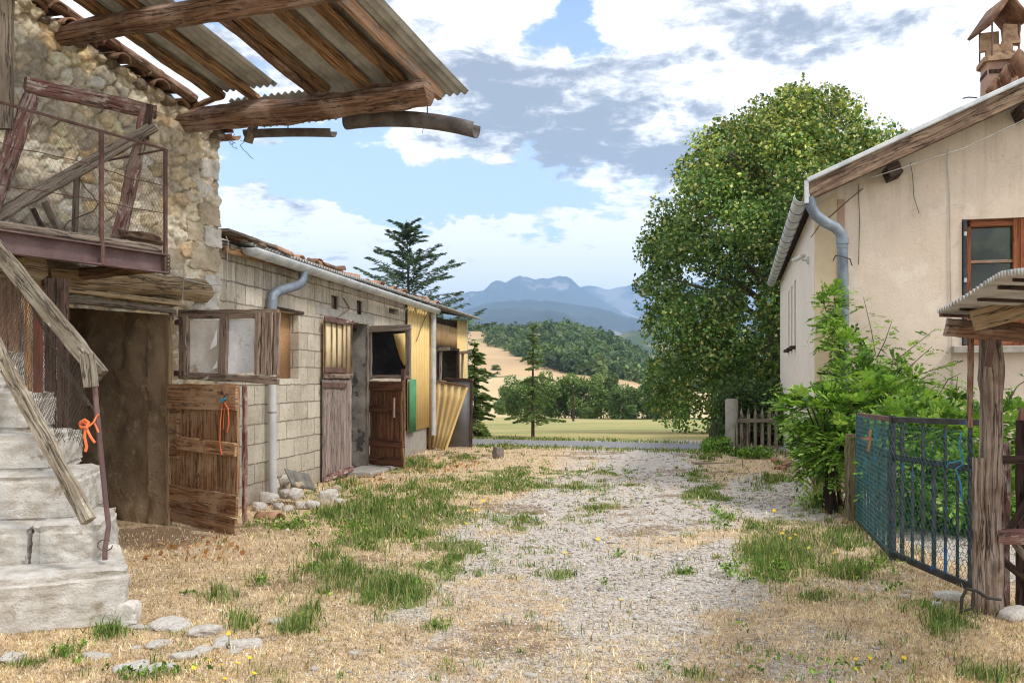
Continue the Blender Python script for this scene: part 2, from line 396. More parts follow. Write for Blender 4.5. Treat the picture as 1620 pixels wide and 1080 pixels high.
STUCCO = material('beige_render', stucco_fn, .95, .15)
STUCCO_L = plain('pale_render', (.72, .66, .575), (.68, .62, .53), .95, 0, .8, .3, dist=.006)
STUCCO_Y = plain('yellow_render', (.60, .50, .34), (.54, .44, .30), .95, 0, 1.5, .3, dist=.006)
STUCCO_P = plain('pink_base', (.42, .285, .22), (.36, .23, .17), .95, 0, 4, .4)
SILL = plain('stone_sill', (.40, .37, .32), (.30, .27, .23), .9, 0, 8, .4)
LAMPW = plain('white_lamp', (.70, .70, .68), None, .4, 0, 3, .02)
BRICKC = plain('burnt_brick', (.42, .29, .18), (.26, .16, .10), .9, 0, 10, .4, patch=((.10, .07, .055), .58, 8))
BARK = plain('bark', (.11, .085, .065), (.06, .045, .035), .95, 0, 14, .9, dist=.03)
STUMPM = plain('grey_stump', (.25, .225, .20), (.15, .13, .11), .95, 0, 12, .8, dist=.02)
ASPHALT = plain('grey_asphalt', (.235, .24, .255), (.19, .195, .21), .9, 0, 2, .2)
BROWNCLOTH = plain('brown_rag', (.13, .075, .045), (.20, .13, .085), .95, 0, 9, .6)
YFLOWER = plain('yellow_petals', (.85, .60, .02), (.80, .50, .01), .7, 0, 20, .1)

def blocks_fn(t, b):
    uv = t.n('ShaderNodeUVMap'); v = uv.outputs[0]
    wn = t.n('ShaderNodeTexNoise', {'Vector': v, 'Scale': 6.0, 'Detail': 6.0, 'Roughness': .72})
    v2 = t.vm('ADD', v, t.vm('SCALE', t.vm('SUBTRACT', wn.outputs[1], (.5, .5, .5)), .045))
    br = t.n('ShaderNodeTexBrick', {'Vector': v2, 'Scale': 1.0, 'Mortar Size': .009, 'Mortar Smooth': .6, 'Brick Width': .45, 'Row Height': .222,
             'Color1': (.66, .60, .50, 1), 'Color2': (.47, .42, .335, 1), 'Mortar': (.27, .23, .175, 1)})
    br.offset = .5
    tcx = t.n('ShaderNodeTexCoord'); o = tcx.outputs['Object']
    n = t.noise(o, 1.4, 8, .68); f = t.noise(o, 34, 5, .75); m = t.noise(o, 6.5, 7, .7); st = t.noise(t.vm('MULTIPLY', v, (9, .9, 1)), 1.0, 6, .7)
    c = t.mix(t.math('MULTIPLY', t.mapr(n, .44, .62), .5), br.outputs[0], (.38, .33, .26))
    c = t.mix(t.math('MULTIPLY', t.mapr(m, .52, .64), .6), c, (.62, .565, .475))
    c = t.mix(t.math('MULTIPLY', t.mapr(m, .40, .33), .6), c, (.23, .19, .145))
    sv = t.n('ShaderNodeSeparateXYZ', {0: v}); hi = t.mapr(sv.outputs[1], 1.9, 2.75); lo = t.mapr(sv.outputs[1], .45, .0)
    c = t.mix(t.math('MULTIPLY', t.math('MULTIPLY', t.mapr(st, .44, .60), t.math('MAXIMUM', hi, .12)), .5), c, (.16, .135, .105))
    c = t.mix(t.math('MULTIPLY', lo, t.mapr(n, .35, .6, .2, .7)), c, (.30, .235, .165))
    c = t.mix(t.math('MULTIPLY', t.mapr(f, .52, .66), .5), c, (.25, .21, .165))
    c = t.mix(t.math('MULTIPLY', t.mapr(f, .46, .36), .35), c, (.66, .61, .53))
    t.set(b.inputs['Base Color'], c)
    h = t.math('ADD', t.math('MULTIPLY', br.outputs[1], -1.0), t.math('ADD', t.math('MULTIPLY', f, .7), t.math('MULTIPLY', m, .7)))
    bump(t, b, h, 1.0, .02)
BLOCKS = material('cinder_blocks', blocks_fn, .95, .15)

def vcol(name, rough=.9, nz=0, bs=0, trans=0.0, var=.35, spec=.2, dist=.02, scale2=0):
    def fn(t, b):
        a = t.n('ShaderNodeVertexColor'); a.layer_name = 'Col'; c = a.outputs[0]
        if nz:
            tcx = t.n('ShaderNodeTexCoord'); n = t.noise(tcx.outputs['Object'], nz, 6, .65)
            c = t.mix(t.math('MULTIPLY', t.mapr(n, .35, .7), var), c, t.mix(1.0, c, (.45, .43, .40), 'MULTIPLY'))
            if bs:
                n2 = t.noise(tcx.outputs['Object'], nz * 5, 5, .7)
                bump(t, b, t.math('ADD', n, t.math('MULTIPLY', n2, .5)), bs, dist)
        t.set(b.inputs['Base Color'], c)
        if trans:
            tr = t.n('ShaderNodeBsdfTranslucent', {0: t.mix(1.0, c, (1.3, 1.25, .6), 'MULTIPLY')})
            mx = t.n('ShaderNodeMixShader', {0: trans, 1: b.outputs[0], 2: tr.outputs[0]})
            out = [q for q in t.N if q.type == 'OUTPUT_MATERIAL'][0]; t.set(out.inputs[0], mx.outputs[0])
    return material(name, fn, rough, spec)
LEAF = vcol('foliage', .55, trans=.32, spec=.35)
GRASSM = vcol('grass_blades', .7, trans=.28)
STONEW = vcol('rubble_masonry', .95, 22, .8, var=.6)
GRAVELM = vcol('gravel_chips', .92, 40, .3, var=.4)
HILLM = vcol('hill_land', 1.0, .02, 0, var=.25)
def hill_detail(name, nz):
    return vcol(name, 1.0, nz, .6, var=.5, dist=3)
MOUNTM = hill_detail('mountain_land', .0045)

def glass_fn(t, b):
    tcx = t.n('ShaderNodeTexCoord'); n = t.noise(tcx.outputs['Object'], 2.5, 3, .5)
    t.set(b.inputs['Base Color'], t.mix(t.mapr(n, .45, .62), (.012, .02, .013), (.05, .07, .035)))
    bump(t, b, n, .05, .02)
GLASS = material('window_glass', glass_fn, .06, .55)

def ground_fn(t, b):
    a = t.n('ShaderNodeVertexColor'); a.layer_name = 'Col'
    s = t.n('ShaderNodeSeparateColor', {0: a.outputs[0]})       # R gravel, G green, B dirt
    tcx = t.n('ShaderNodeTexCoord'); o = tcx.outputs['Object']
    vo = t.n('ShaderNodeTexVoronoi', {'Vector': o, 'Scale': 30.0}); vo2 = t.n('ShaderNodeTexVoronoi', {'Vector': o, 'Scale': 75.0})
    n = t.noise(o, 1.3, 6, .65); f = t.noise(o, 45, 5, .7); m = t.noise(o, 6, 6, .68)
    st = t.noise(t.vm('MULTIPLY', o, (30, 110, 1)), 1.0, 4, .7, 1.2)
    st2 = t.noise(t.vm('MULTIPLY', o, (120, 26, 1)), 1.0, 4, .7, 1.2)
    straw = t.mix(t.mapr(st, .40, .62), (.34, .23, .135), (.68, .535, .36))
    straw = t.mix(t.math('MULTIPLY', t.mapr(st2, .48, .64), .7), straw, (.76, .63, .45))
    mf = t.noise(o, 17, 6, .75)
    straw = t.mix(t.math('MULTIPLY', t.mapr(m, .50, .64), .5), straw, (.30, .20, .11))
    straw = t.mix(t.math('MULTIPLY', t.mapr(mf, .52, .64), .55), straw, (.24, .165, .10))
    straw = t.mix(t.math('MULTIPLY', t.mapr(mf, .46, .38), .5), straw, (.80, .68, .50))
    sv = t.n('ShaderNodeSeparateColor', {0: vo.outputs['Color']}); sv2 = t.n('ShaderNodeSeparateColor', {0: vo2.outputs['Color']})
    gr = t.mix(sv.outputs[0], (.34, .30, .27), (.58, .535, .485))
    gr = t.mix(t.math('MULTIPLY', t.mapr(sv2.outputs[1], .3, .7), .6), gr, (.64, .60, .55))
    gr = t.mix(t.math('MULTIPLY', t.mapr(mf, .52, .64), .6), gr, (.30, .235, .165))
    gr = t.mix(t.math('MULTIPLY', t.mapr(f, .5, .7), .4), gr, (.20, .17, .14))
    gr = t.mix(t.math('MULTIPLY', t.mapr(m, .5, .68), .35), gr, (.36, .28, .19))
    gn = t.mix(t.mapr(m, .38, .62), (.075, .125, .03), (.16, .19, .06))
    gn = t.mix(t.math('MULTIPLY', t.mapr(st, .52, .66), .55), gn, (.34, .29, .14))
    brk = t.math('MULTIPLY', t.math('SUBTRACT', t.math('ADD', t.math('MULTIPLY', m, .6), t.math('MULTIPLY', f, .4)), .5), 1.7)
    gm = t.mapr(t.math('ADD', s.outputs[0], brk), .40, .60)
    c = t.mix(gm, straw, gr)
    c = t.mix(t.mapr(t.math('ADD', s.outputs[1], brk), .42, .62), c, gn)
    c = t.mix(t.mapr(t.math('ADD', s.outputs[2], brk), .40, .62), c, t.mix(f, (.17, .115, .07), (.30, .215, .14)))
    t.set(b.inputs['Base Color'], c)
    h = t.math('ADD', t.math('MULTIPLY', t.math('SUBTRACT', 1.0, vo.outputs['Distance']), .6), t.math('ADD', t.math('MULTIPLY', st, .5), f))
    bump(t, b, h, .7, .014)
GROUNDM = material('yard_ground', ground_fn, .97, .12)
def field_fn(t, b):
    tcx = t.n('ShaderNodeTexCoord'); o = tcx.outputs['Object']
    n = t.noise(t.vm('MULTIPLY', o, (.03, .12, 1)), 1.0, 6, .62); f = t.noise(o, 1.6, 6, .7); m = t.noise(t.vm('MULTIPLY', o, (.09, .33, 1)), 1.0, 4, .6)
    c = t.mix(t.mapr(n, .40, .60), (.24, .275, .10), (.44, .36, .17))
    c = t.mix(t.math('MULTIPLY', t.mapr(m, .45, .62), .6), c, (.50, .385, .19))
    c = t.mix(t.math('MULTIPLY', t.mapr(f, .42, .70), .4), c, (.20, .21, .085))
    t.set(b.inputs['Base Color'], c); bump(t, b, f, .6, .15)
FIELDM = material('dry_meadow', field_fn, 1.0, .1)
#@@SETTING
# ------------------------------------------------------------ the setting
def pxy(X, Y): return CX + F * X / Y, HY + F * EYE / Y
def drop(Y): return -np.clip(Y - 21.5, 0, None) * .037 * sstep(21, 30, Y)
def gz(X, Y):
    """height of the ground"""
    X = np.asarray(X, float); Y = np.asarray(Y, float)
    b = (fbm(X * .9 + 5, Y * .9, 4, 3) - .5) * .07 * sstep(2, 5, Y) * (1 - sstep(14, 17, Y))
    path = np.exp(-((X - (.35 + .06 * Y)) / 1.2) ** 2) * (-.03)
    return b + path * (1 - sstep(13, 17, Y)) + drop(Y)
def gz1(X, Y): return float(gz(X, Y))
def ell(px, py, e): return ((px - e[0]) / e[2]) ** 2 + ((py - e[1]) / e[3]) ** 2
GREENS = [(730,765,130,14,60,.08),(580,850,60,30,40,.13),(520,815,40,24,26,.12),(1150,820,30,14,14,.08),(1210,905,50,16,20,.10),(830,745,90,12,40,.07),(960,745,60,8,20,.06),(600,812,88,42,95,.17),(690,800,95,42,80,.12),(560,780,50,25,40,.15),(790,768,120,20,110,.07),(650,775,80,24,70,.12),(640,845,100,30,70,.14),(550,905,85,36,75,.17),(620,930,75,36,60,.15),(490,962,55,25,26,.13),
 (720,880,90,40,34,.08),(925,768,60,10,34,.09),(940,800,70,22,26,.07),(830,820,90,34,26,.07),(450,832,42,9,40,.04),(1120,782,55,26,40,.08),(1100,750,40,14,26,.08),(1235,880,62,32,85,.15),(1330,852,60,24,60,.12),
 (1340,905,66,26,50,.12),(1290,945,70,20,26,.09),(1400,885,46,16,26,.09),(172,1000,26,12,16,.12),(100,1030,24,10,14,.12),(45,1048,34,6,12,.06),(380,985,20,16,14,.14),(465,992,22,12,14,.12),(1485,985,56,26,30,.10),
 (1560,1068,60,14,14,.10),(655,735,60,12,60,.13),(735,722,40,8,30,.08),(800,705,60,8,40,.07),(1115,724,40,8,30,.10),(1165,712,50,10,60,.16),(1225,760,50,14,30,.10),(1250,735,40,10,26,.12),(1300,800,50,20,30,.10),
 (890,905,50,20,8,.08),(1075,905,20,8,4,.08),(1180,1000,14,8,3,.07),(1110,1058,60,10,10,.06),(1240,860,120,60,30,.08),(345,940,60,40,8,.10),(410,915,14,8,4,.10),(520,885,14,8,5,.10),(1440,960,60,30,14,.07),(870,870,120,40,12,.06),(1190,835,60,20,16,.08),(690,990,30,16,6,.08),(230,1070,60,10,6,.08),(1000,765,30,8,8,.05)]
PB = np.array([(700,890,1115),(715,872,1115),(740,858,1130),(770,848,1150),(800,780,1172),(850,690,1195),(900,650,1205),(950,590,1215),(1000,540,1180),(1080,480,1150),(1300,300,1250)], float)
def masks(X, Y):
    Y = np.maximum(np.asarray(Y, float), .5); px, py = pxy(X, Y)
    l = np.interp(py, PB[:, 0], PB[:, 1]); r = np.interp(py, PB[:, 0], PB[:, 2])
    e = 34 + (py - 700) * .34
    g = sstep(-e, e, px - l) * sstep(-e, e, r - px)
    g = g * (1 - .46 * sstep(925, 1020, py)) * (1 - .45 * sstep(.42, .58, fbm(X * .9, Y * .35, 3, 44)) * sstep(790, 740, py))
    g = g * (1 - .5 * sstep(.52, .68, fbm(X * 1.6 + 7, Y * 1.3, 4, 13)) * sstep(700, 860, py))
    g = np.maximum(g, .55 * sstep(.60, .72, fbm(X * 1.3 + 2, Y * 1.1, 4, 17)) * sstep(830, 960, py) * sstep(350, 520, px))
    g = np.maximum(g, .95 * np.clip(1.5 - ell(px, py, (1260, 792, 130, 36)), 0, 1))
    g = np.maximum(g, .8 * np.clip(1.4 - ell(px, py, (1200, 770, 60, 22)), 0, 1))
    g = np.maximum(g, sstep(3.15, 3.4, X - .02 * Y) * (1 - sstep(9.2, 10.2, Y)))
    g = g * (1 - .3 * sstep(.54, .66, fbm(X * 1.1, Y * .8, 3, 9)))
    gn = np.zeros_like(px)
    for q in GREENS: gn = np.maximum(gn, np.clip(1.25 - ell(px, py, q), 0, 1) * min(1, q[4] / 45))
    gn = np.maximum(gn, sstep(14.6, 16, Y) * .38)
    d = np.clip(1.3 - ell(px, py, (235, 850, 110, 22)), 0, 1) * .8
    d = np.maximum(d, .55 * sstep(.60, .72, fbm(X * .8 + 9, Y * .8, 3, 31)))
    gn = gn * (.25 + 1.1 * sstep(.40, .60, fbm(X * 3.1, Y * 2.2, 4, 66)))
    return g, gn * .72, d
def sheet(name, X0, X1, Y0, Y1, nx, ny, mat, zf, kind='structure', colf=None, ypow=1.0):
    xs = np.linspace(X0, X1, nx); ys = Y0 + (Y1 - Y0) * np.linspace(0, 1, ny) ** ypow
    X, Y = np.meshgrid(xs, ys); Z = zf(X, Y)
    V = np.stack([X, Y, Z], -1).reshape(-1, 3)
    i = np.arange(nx * ny).reshape(ny, nx)
    Fc = np.stack([i[:-1, :-1], i[:-1, 1:], i[1:, 1:], i[1:, :-1]], -1).reshape(-1, 4)
    col = None
    if colf is not None: col = np.stack(colf(X, Y), -1).reshape(-1, 3)
    o = np_mesh(name, V, Fc, mat, None, col, True); o['kind'] = kind; return o
sheet('yard_ground', -9, 12, -2, 21.2, 500, 620, GROUNDM, gz, colf=masks)
NEARD = lambda X, Y: gz(X, Y) - .004 + 0 * X
def fieldz(X, Y):
    inside = ((X > -9.2) & (X < 12.2) & (Y < 21.0))
    return np.where(inside, -.25, np.where(Y < 21.5, -.03, drop(Y))) + (fbm(X * .05, Y * .05, 3, 5) - .5) * .6 * sstep(30, 70, Y) - 1.0 * sstep(99, 112, Y)
sheet('meadow', -160, 170, -60, 240, 420, 420, FIELDM, fieldz)
# road: a strip of old asphalt crossing behind the yard
mb = MB()
def road(u, v):
    X = -30 + 70 * u; yc = 19.9 - .062 * 14.5 * (X - .0) / 1.0 * .36 ; Yc = 20.35 - .40 * (X + 0.9) * .9
    Yc = 20.2 - .36 * X * .95
    return Vector((X, Yc + (v - .5) * 1.9, .012 + .02 * (1 - (2 * v - 1) ** 2) + float(drop(Yc)) * 1.0 * 0))
mb.grid(road, 60, 4, (70, 2)); ro = mb.build('road', ASPHALT); ro['kind'] = 'structure'

HB = np.array([(-400,540),(560,520),(640,514),(700,520),(740,522),(800,524),(860,520),(900,521),(930,528),(960,538),(1000,558),(1040,588),(1075,606),(1150,622),(1300,640),(2000,640)], float)
def ridge_mesh(name, knots, Yr, Yf, zbase, mat, colf, nx=260, ny=70, px0=-300, px1=1900, rough=1.0, scale=.004, power=1.0, seed=1, cliff=0):
    px = np.linspace(px0, px1, nx)[None, :]; t = np.linspace(0, 1.25, ny)[:, None]
    kn = np.array(knots, float); yr = np.interp(px, kn[:, 0], kn[:, 1])
    yr = yr + (fbm(px * .09, px * 0 + seed, 4, seed) - .5) * (5 if Yr > 4000 else 0)
    zr = EYE + (HY - yr) / F * Yr
    Y = Yf + (Yr - Yf) * t + 0 * px
    X = (px - CX) / F * Yr + 0 * t
    X = X * (.55 + .45 * np.minimum(t, 1)) if Yf > 500 else X * (Y / Yr)
    prof = np.where(t <= 1, np.clip(t, 0, 1) ** power, 1 - (t - 1) * 2.2)
    n = (fbm(X * scale + 11, Y * scale + 3, 5, seed) - .5)
    Z = zbase + (zr - zbase) * prof + n * rough * np.sin(np.clip(t, 0, 1) * math.pi) ** .7
    V = np.stack([X, Y, Z], -1).reshape(-1, 3)
    i = np.arange(nx * ny).reshape(ny, nx)
    Fc = np.stack([i[:-1, :-1], i[:-1, 1:], i[1:, 1:], i[1:, :-1]], -1).reshape(-1, 4)
    col = colf(px + 0 * t, t + 0 * px, X, Y, Z).reshape(-1, 3)
    o = np_mesh(name, V, Fc, mat, None, col, True); o['kind'] = 'structure'; return X, Y, Z
def imgy(Y, Z): return HY - (Z - EYE) / Y * F
STRAW1, STRAW2, FOR, PALE = np.array((.52, .37, .21)), np.array((.56, .43, .25)), np.array((.06, .10, .035)), np.array((.46, .40, .22))
def forest_mask(px, py):
    lo = np.interp(px, [600, 740, 780, 815, 850, 900, 960, 1010, 1060, 1300], [534, 536, 548, 558, 574, 590, 596, 604, 614, 640])
    f = (py < lo) & ~((py < 536) & (px < 772) & (px > 700) & (py > 524))
    patch = (ell(px, py, (868, 534, 20, 5)) < 1) | (ell(px, py, (1000, 590, 12, 6)) < 1)
    return f & ~patch
def hillcol(px, t, X, Y, Z):
    py = imgy(Y, Z); c = np.empty(px.shape + (3,)); c[:] = STRAW1
    n = fbm(X * .03, Y * .03, 4, 8)[..., None]
    line = np.interp(px, [700, 800, 870, 900, 1060], [592, 596, 604, 600, 612])
    c = np.where((py > line)[..., None], STRAW2, c)
    c = np.where(((np.abs(py - line) < 1.3) & (px < 880))[..., None], FOR * 1.5, c)
    c = np.where(((px > 800) & (px < 880) & (py > 596) & (py < 634))[..., None], PALE, c)
    c = np.where(forest_mask(px, py)[..., None], np.where((px < 860)[..., None], np.where(fbm(X * .03, Y * .02, 3, 19)[..., None] > .5, np.array((.30, .27, .13)), np.array((.12, .15, .055))), FOR * 1.2), c)
    return c * (.85 + .3 * n)
HX = ridge_mesh('hill', HB, 560, 200, -7, HILLM, hillcol, 460, 150, -100, 1700, rough=7, scale=.012)
ridge_mesh('far_green_hill', [(-300,600),(860,590),(930,552),(965,536),(1000,522),(1025,522),(1060,526),(1110,530),(1300,545),(1900,560)], 1700, 900, -12, MOUNTM,
           lambda px, t, X, Y, Z: np.where(fbm(X * .012, Y * .012, 3, 4)[..., None] > .56, np.array((.20, .19, .09)), np.array((.055, .09, .035))) + 0 * px[..., None], rough=60)
def mcol(px, t, X, Y, Z):
    n = fbm(X * .0035, Y * .0035, 5, 21)[..., None]
    return np.where(n > .60, np.array((.22, .21, .20)), np.array((.045, .06, .05))) * (.6 + .8 * n)
ridge_mesh('blue_ridge', [(-300,540),(600,520),(680,505),(720,497),(745,487),(765,480),(790,476),(830,474),(880,476),(920,482),(950,488),(990,500),(1030,508),(1060,516),(1120,525),(1300,540),(1900,550)], 5200, 2600, -30, MOUNTM, mcol, rough=330, scale=.0016)
ridge_mesh('distant_mountain', [(-300,520),(560,500),(640,486),(700,474),(735,466),(765,459),(775,451),(784,444),(791,443),(800,447),(812,439),(822,436),(834,437),(846,441),(862,441),(872,440),(880,438),(896,437),(903,440),(909,446),(916,453),(930,462),(950,472),(985,492),(1030,510),(1120,530),(1900,560)],
           8600, 5600, -40, MOUNTM, mcol, nx=1000, px0=300, px1=1500, rough=500, scale=.0012, power=1.25, seed=5)
ridge_mesh('distant_ridge', [(-300,540),(700,520),(860,480),(905,456),(925,452),(945,454),(965,457),(985,453),(1003,450),(1030,446),(1070,452),(1120,440),(1200,460),(1500,500),(1900,540)],
           10500, 8800, -40, MOUNTM, mcol, rough=300, scale=.0012, seed=9)
sheet('plain', -16000, 16000, 210, 13500, 60, 60, HILLM, lambda X, Y: -12 + 0 * X, colf=lambda X, Y: (0 * X + .16, 0 * X + .17, 0 * X + .08))

# ------------------------------------------------------------ vegetation builders
def leaf_quads(C, size, nrm_bias=None, col=None, aspect=.62, jit=.35):
    """folded diamond leaves at points C"""
    n = len(C); C = np.asarray(C, float)
    d = rng.normal(size=(n, 3)); d[:, 2] -= .25; d /= np.linalg.norm(d, axis=1)[:, None]
    nn = rng.normal(size=(n, 3)); nn[:, 2] = np.abs(nn[:, 2]) + .5
    if nrm_bias is not None: nn += nrm_bias
    s = np.cross(d, nn); s /= np.linalg.norm(s, axis=1)[:, None] + 1e-9; up = np.cross(s, d)
    L = (np.asarray(size) * (1 + jit * rng.uniform(-1, 1, n)))[:, None]
    V = np.stack([C - d * L * .5, C + s * L * aspect * .5 + up * L * .10, C + d * L * .5, C - s * L * aspect * .5 + up * L * .10], 1).reshape(-1, 3)
    Fc = np.arange(n * 4).reshape(n, 4)
    return V, Fc, None if col is None else np.repeat(col, 4, 0)
def lobed_points(lobes, n, inner=.62):
    lobes = np.asarray(lobes, float); wgt = (lobes[:, 3] * lobes[:, 4] + lobes[:, 4] * lobes[:, 5]); k = rng.choice(len(lobes), n, p=wgt / wgt.sum())
    d = rng.normal(size=(n, 3)); d /= np.linalg.norm(d, axis=1)[:, None]
    r = rng.uniform(inner, 1.08, n) ** .8
    r *= 1 + .22 * (fbm(d[:, 0] * 3 + k * 3.1, d[:, 2] * 3 + d[:, 1] * 2, 2, 3) - .5) * 2
    return lobes[k, :3] + d * r[:, None] * lobes[k, 3:], k, d
def palette(n, cols, p, var=.18):
    c = np.asarray(cols)[rng.choice(len(cols), n, p=p)]; return np.clip(c * (1 + var * rng.normal(size=(n, 1))), .004, 1)

# ---- the big lime tree beside the house
ZT = 26.0
rows = [(142,1258,1300),(165,1232,1345),(195,1150,1385),(208,1108,1420),(250,1088,1445),(300,1062,1460),(340,1040,1470),(380,1015,1470),(430,1004,1470),(500,1004,1470),(550,1010,1460),(600,1036,1450),(640,1040,1440),(662,1048,1300),(680,1064,1100)]
rw = np.array(rows, float); lob = []
base = Vector((7.6, ZT, gz1(7.6, ZT)))
while len(lob) < 330:
    py = rng.uniform(150, 672); l = np.interp(py, rw[:, 0], rw[:, 1]); r = np.interp(py, rw[:, 0], rw[:, 2])
    rad = rng.uniform(.42, .85); rp = rad * F / ZT * .8
    if r - l < rp * 1.2: rad *= .45; rp *= .45
    if py - rp < 138: continue
    px = rng.uniform(l + rp * .85, max(l + rp * .9, r - rp * .85)); half = max(.4, (r - l) / 2 * ZT / F)
    cx = (l + r) / 2; u = (px - cx) / ((r - l) / 2 + 1); dz = math.sqrt(max(.02, 1 - u * u)) * min(4.2, half) * rng.choice([-1, 1]) * rng.uniform(.55, 1.0) * (.5 + .5 * min(1, (py - 130) / 200))
    p = P(px, py, ZT + dz); p.x = (px - CX) / F * ZT * (1 if dz > 0 else 1.0) + (0 if dz > 0 else 0)
    p.z = EYE - (py - HY) / F * ZT
    if p.z - rad * .8 < gz1(p.x, p.y) + .25 and py < 655: continue
    lob.append((p.x, p.y, p.z, rad, rad, rad * .8))
big = list(lob)
for q in range(950):
    b0 = big[rng.integers(0, len(big))]; dv = rng.normal(size=3); dv /= np.linalg.norm(dv); rr_ = rng.uniform(.10, .26); pt = np.array(b0[:3]) + dv * b0[3] * rng.uniform(.9, 1.12)
    lob.append((pt[0], pt[1], pt[2], rr_ * .8, rr_ * .8, rr_ * rng.uniform(.9, 1.5)))
C, k, d = lobed_points(lob, 150000, .55)
col = palette(len(C), [(.09, .175, .04), (.13, .235, .055), (.06, .13, .032), (.46, .48, .18), (.28, .34, .09)], [.34, .24, .22, .09, .11])
# pale bracts and leaf tips; the sunlit crown top is painted yellower too
out = (np.abs(C[:, 2] - 4.5) / 4.8 + rng.uniform(0, .5, len(C))); topm = (C[:, 2] > 5.5 + rng.uniform(0, 3.5, len(C))) & (rng.uniform(size=len(C)) < .50)
col[topm] = palette(topm.sum(), [(.42, .46, .12), (.52, .50, .18), (.27, .34, .085)], [.4, .2, .4])
V, Fc, cc = leaf_quads(C, .108, d * .9, np.clip(col * (.66 + .80 * rng.uniform(size=len(lob))[k][:, None] ** 1.3), 0, 1), .72)
lime = thing('lime_tree', base, 'huge round leafy tree rising behind the beige house', 'tree')
np_mesh('crown', V, Fc, LEAF, lime, cc)
mb = MB()
mb.tube([base + Vector((0, 0, -.3)), base + Vector((.05, 0, 1.2)), base + Vector((-.1, .1, 2.8)), base + Vector((.1, 0, 5)), base + Vector((0, .1, 8.2))], .42, 10, r1=.08)
for k in range(26):
    a = random.uniform(0, 6.28); z = random.uniform(1.4, 6.5); L = random.uniform(2.2, 3.6)
    b0 = base + Vector((0, 0, z)); e = b0 + Vector((math.cos(a) * L, math.sin(a) * L, random.uniform(.2, 2.2)))
    mb.tube([b0, b0.lerp(e, .5) + Vector((0, 0, .25)), e], .12, 6, r1=.025)
mb.build('trunk', BARK, lime)

# ---- conifers
def conifer(name, base, H, Rad, label, cat, nb=90, sprig=60, col=None, droop=.1, up=.0, sl=.16, sw=.03, lean=0, group=None, power=1.0, start=.06, dens=1.0):
    t = thing(name, base, label, cat, group); mb = MB()
    top = base + Vector((lean, 0, H)); mb.tube([base + Vector((0, 0, -.2)), base.lerp(top, .5), top], max(.03, H * .017), 7, r1=.008)
    C = []; Dn = []
    for k in range(nb):
        f = start + (1 - start) * (k + random.random()) / nb; a = k * 2.399 + random.uniform(-.3, .3)
        f = min(.97, max(start, f + random.uniform(-.05, .05))); L = Rad * ((1 - f) ** power) * random.uniform(.3, 1.25) + .03 * H
        b0 = base.lerp(top, f); dr = Vector((math.cos(a), math.sin(a), 0))
        e = b0 + dr * L + Vector((0, 0, (up - droop + random.uniform(-.26, .22)) * L)); mid = b0.lerp(e, .5) + Vector((0, 0, (up * .2 + droop * .25) * L))
        mb.tube([b0, mid, e], .012 + .004 * H * .3, 4, r1=.004)
        m = int(sprig * (.3 + .7 * L / Rad) * dens)
        for j in range(m):
            q = random.random() ** .8; pth = b0.lerp(mid, q * 2) if q < .5 else mid.lerp(e, q * 2 - 1)
            sp = L * .22 * (1.1 - q); sd2 = Vector((-dr.y, dr.x, 0)) * random.uniform(-1, 1) * (sp + .02)
            C.append(pth + sd2 + Vector((0, 0, random.uniform(-.9, .45) * (sp * .5 + .02) - abs(sd2.length) * .2)))
            Dn.append((dr * 1.0 + sd2.normalized() * .8 + Vector((random.uniform(-.3, .3), random.uniform(-.3, .3), random.uniform(-.5, .2)))).normalized())
    mb.build('trunk', BARK, t)
    C = np.array([tuple(c) for c in C]); Dn = np.array([tuple(c) for c in Dn]); n = len(C)
    nn = rng.normal(size=(n, 3)); s = np.cross(Dn, nn); s /= np.linalg.norm(s, axis=1)[:, None]
    L = sl * rng.uniform(.6, 1.3, (n, 1))
    V = np.stack([C - Dn * L / 2, C + s * sw, C + Dn * L / 2, C - s * sw], 1).reshape(-1, 3)
    cc = np.repeat(palette(n, col or [(.05, .085, .035), (.08, .12, .045), (.035, .06, .03)], [.4, .3, .3]), 4, 0)
    np_mesh('crown', V, np.arange(n * 4).reshape(n, 4), LEAF, t, cc); return t
def GP(x, Z): X = (x - CX) / F * Z; return Vector((X, Z, gz1(X, Z) if Z < 30 else float(drop(Z))))
conifer('cedar_tree', Vector(((652 - CX) / F * 42, 42, -.8)), 9.5, 4.5, 'tall dark cedar with open tiered branches rising behind the shed roof', 'cedar tree', 125, 230,
        [(.075, .12, .085), (.10, .16, .11), (.05, .085, .06)], -.05, .34, .26, .028, lean=-.25, power=.72, start=.1)
conifer('young_conifer', GP(751, 22.6), 2.35, .82, 'small slim conifer peeping out beside the grey sheet metal door', 'conifer', 70, 200,
        [(.14, .22, .05), (.20, .29, .075), (.09, .15, .04)], .30, .1, .12, .016, power=.8, start=.03)
conifer('young_larch', GP(843, 21.9), 2.75, .66, 'thin young larch standing alone behind the road', 'larch tree', 42, 330,
        [(.16, .24, .08), (.22, .31, .11), (.12, .18, .06)], .22, .12, .075, .011, power=.75, start=.12)

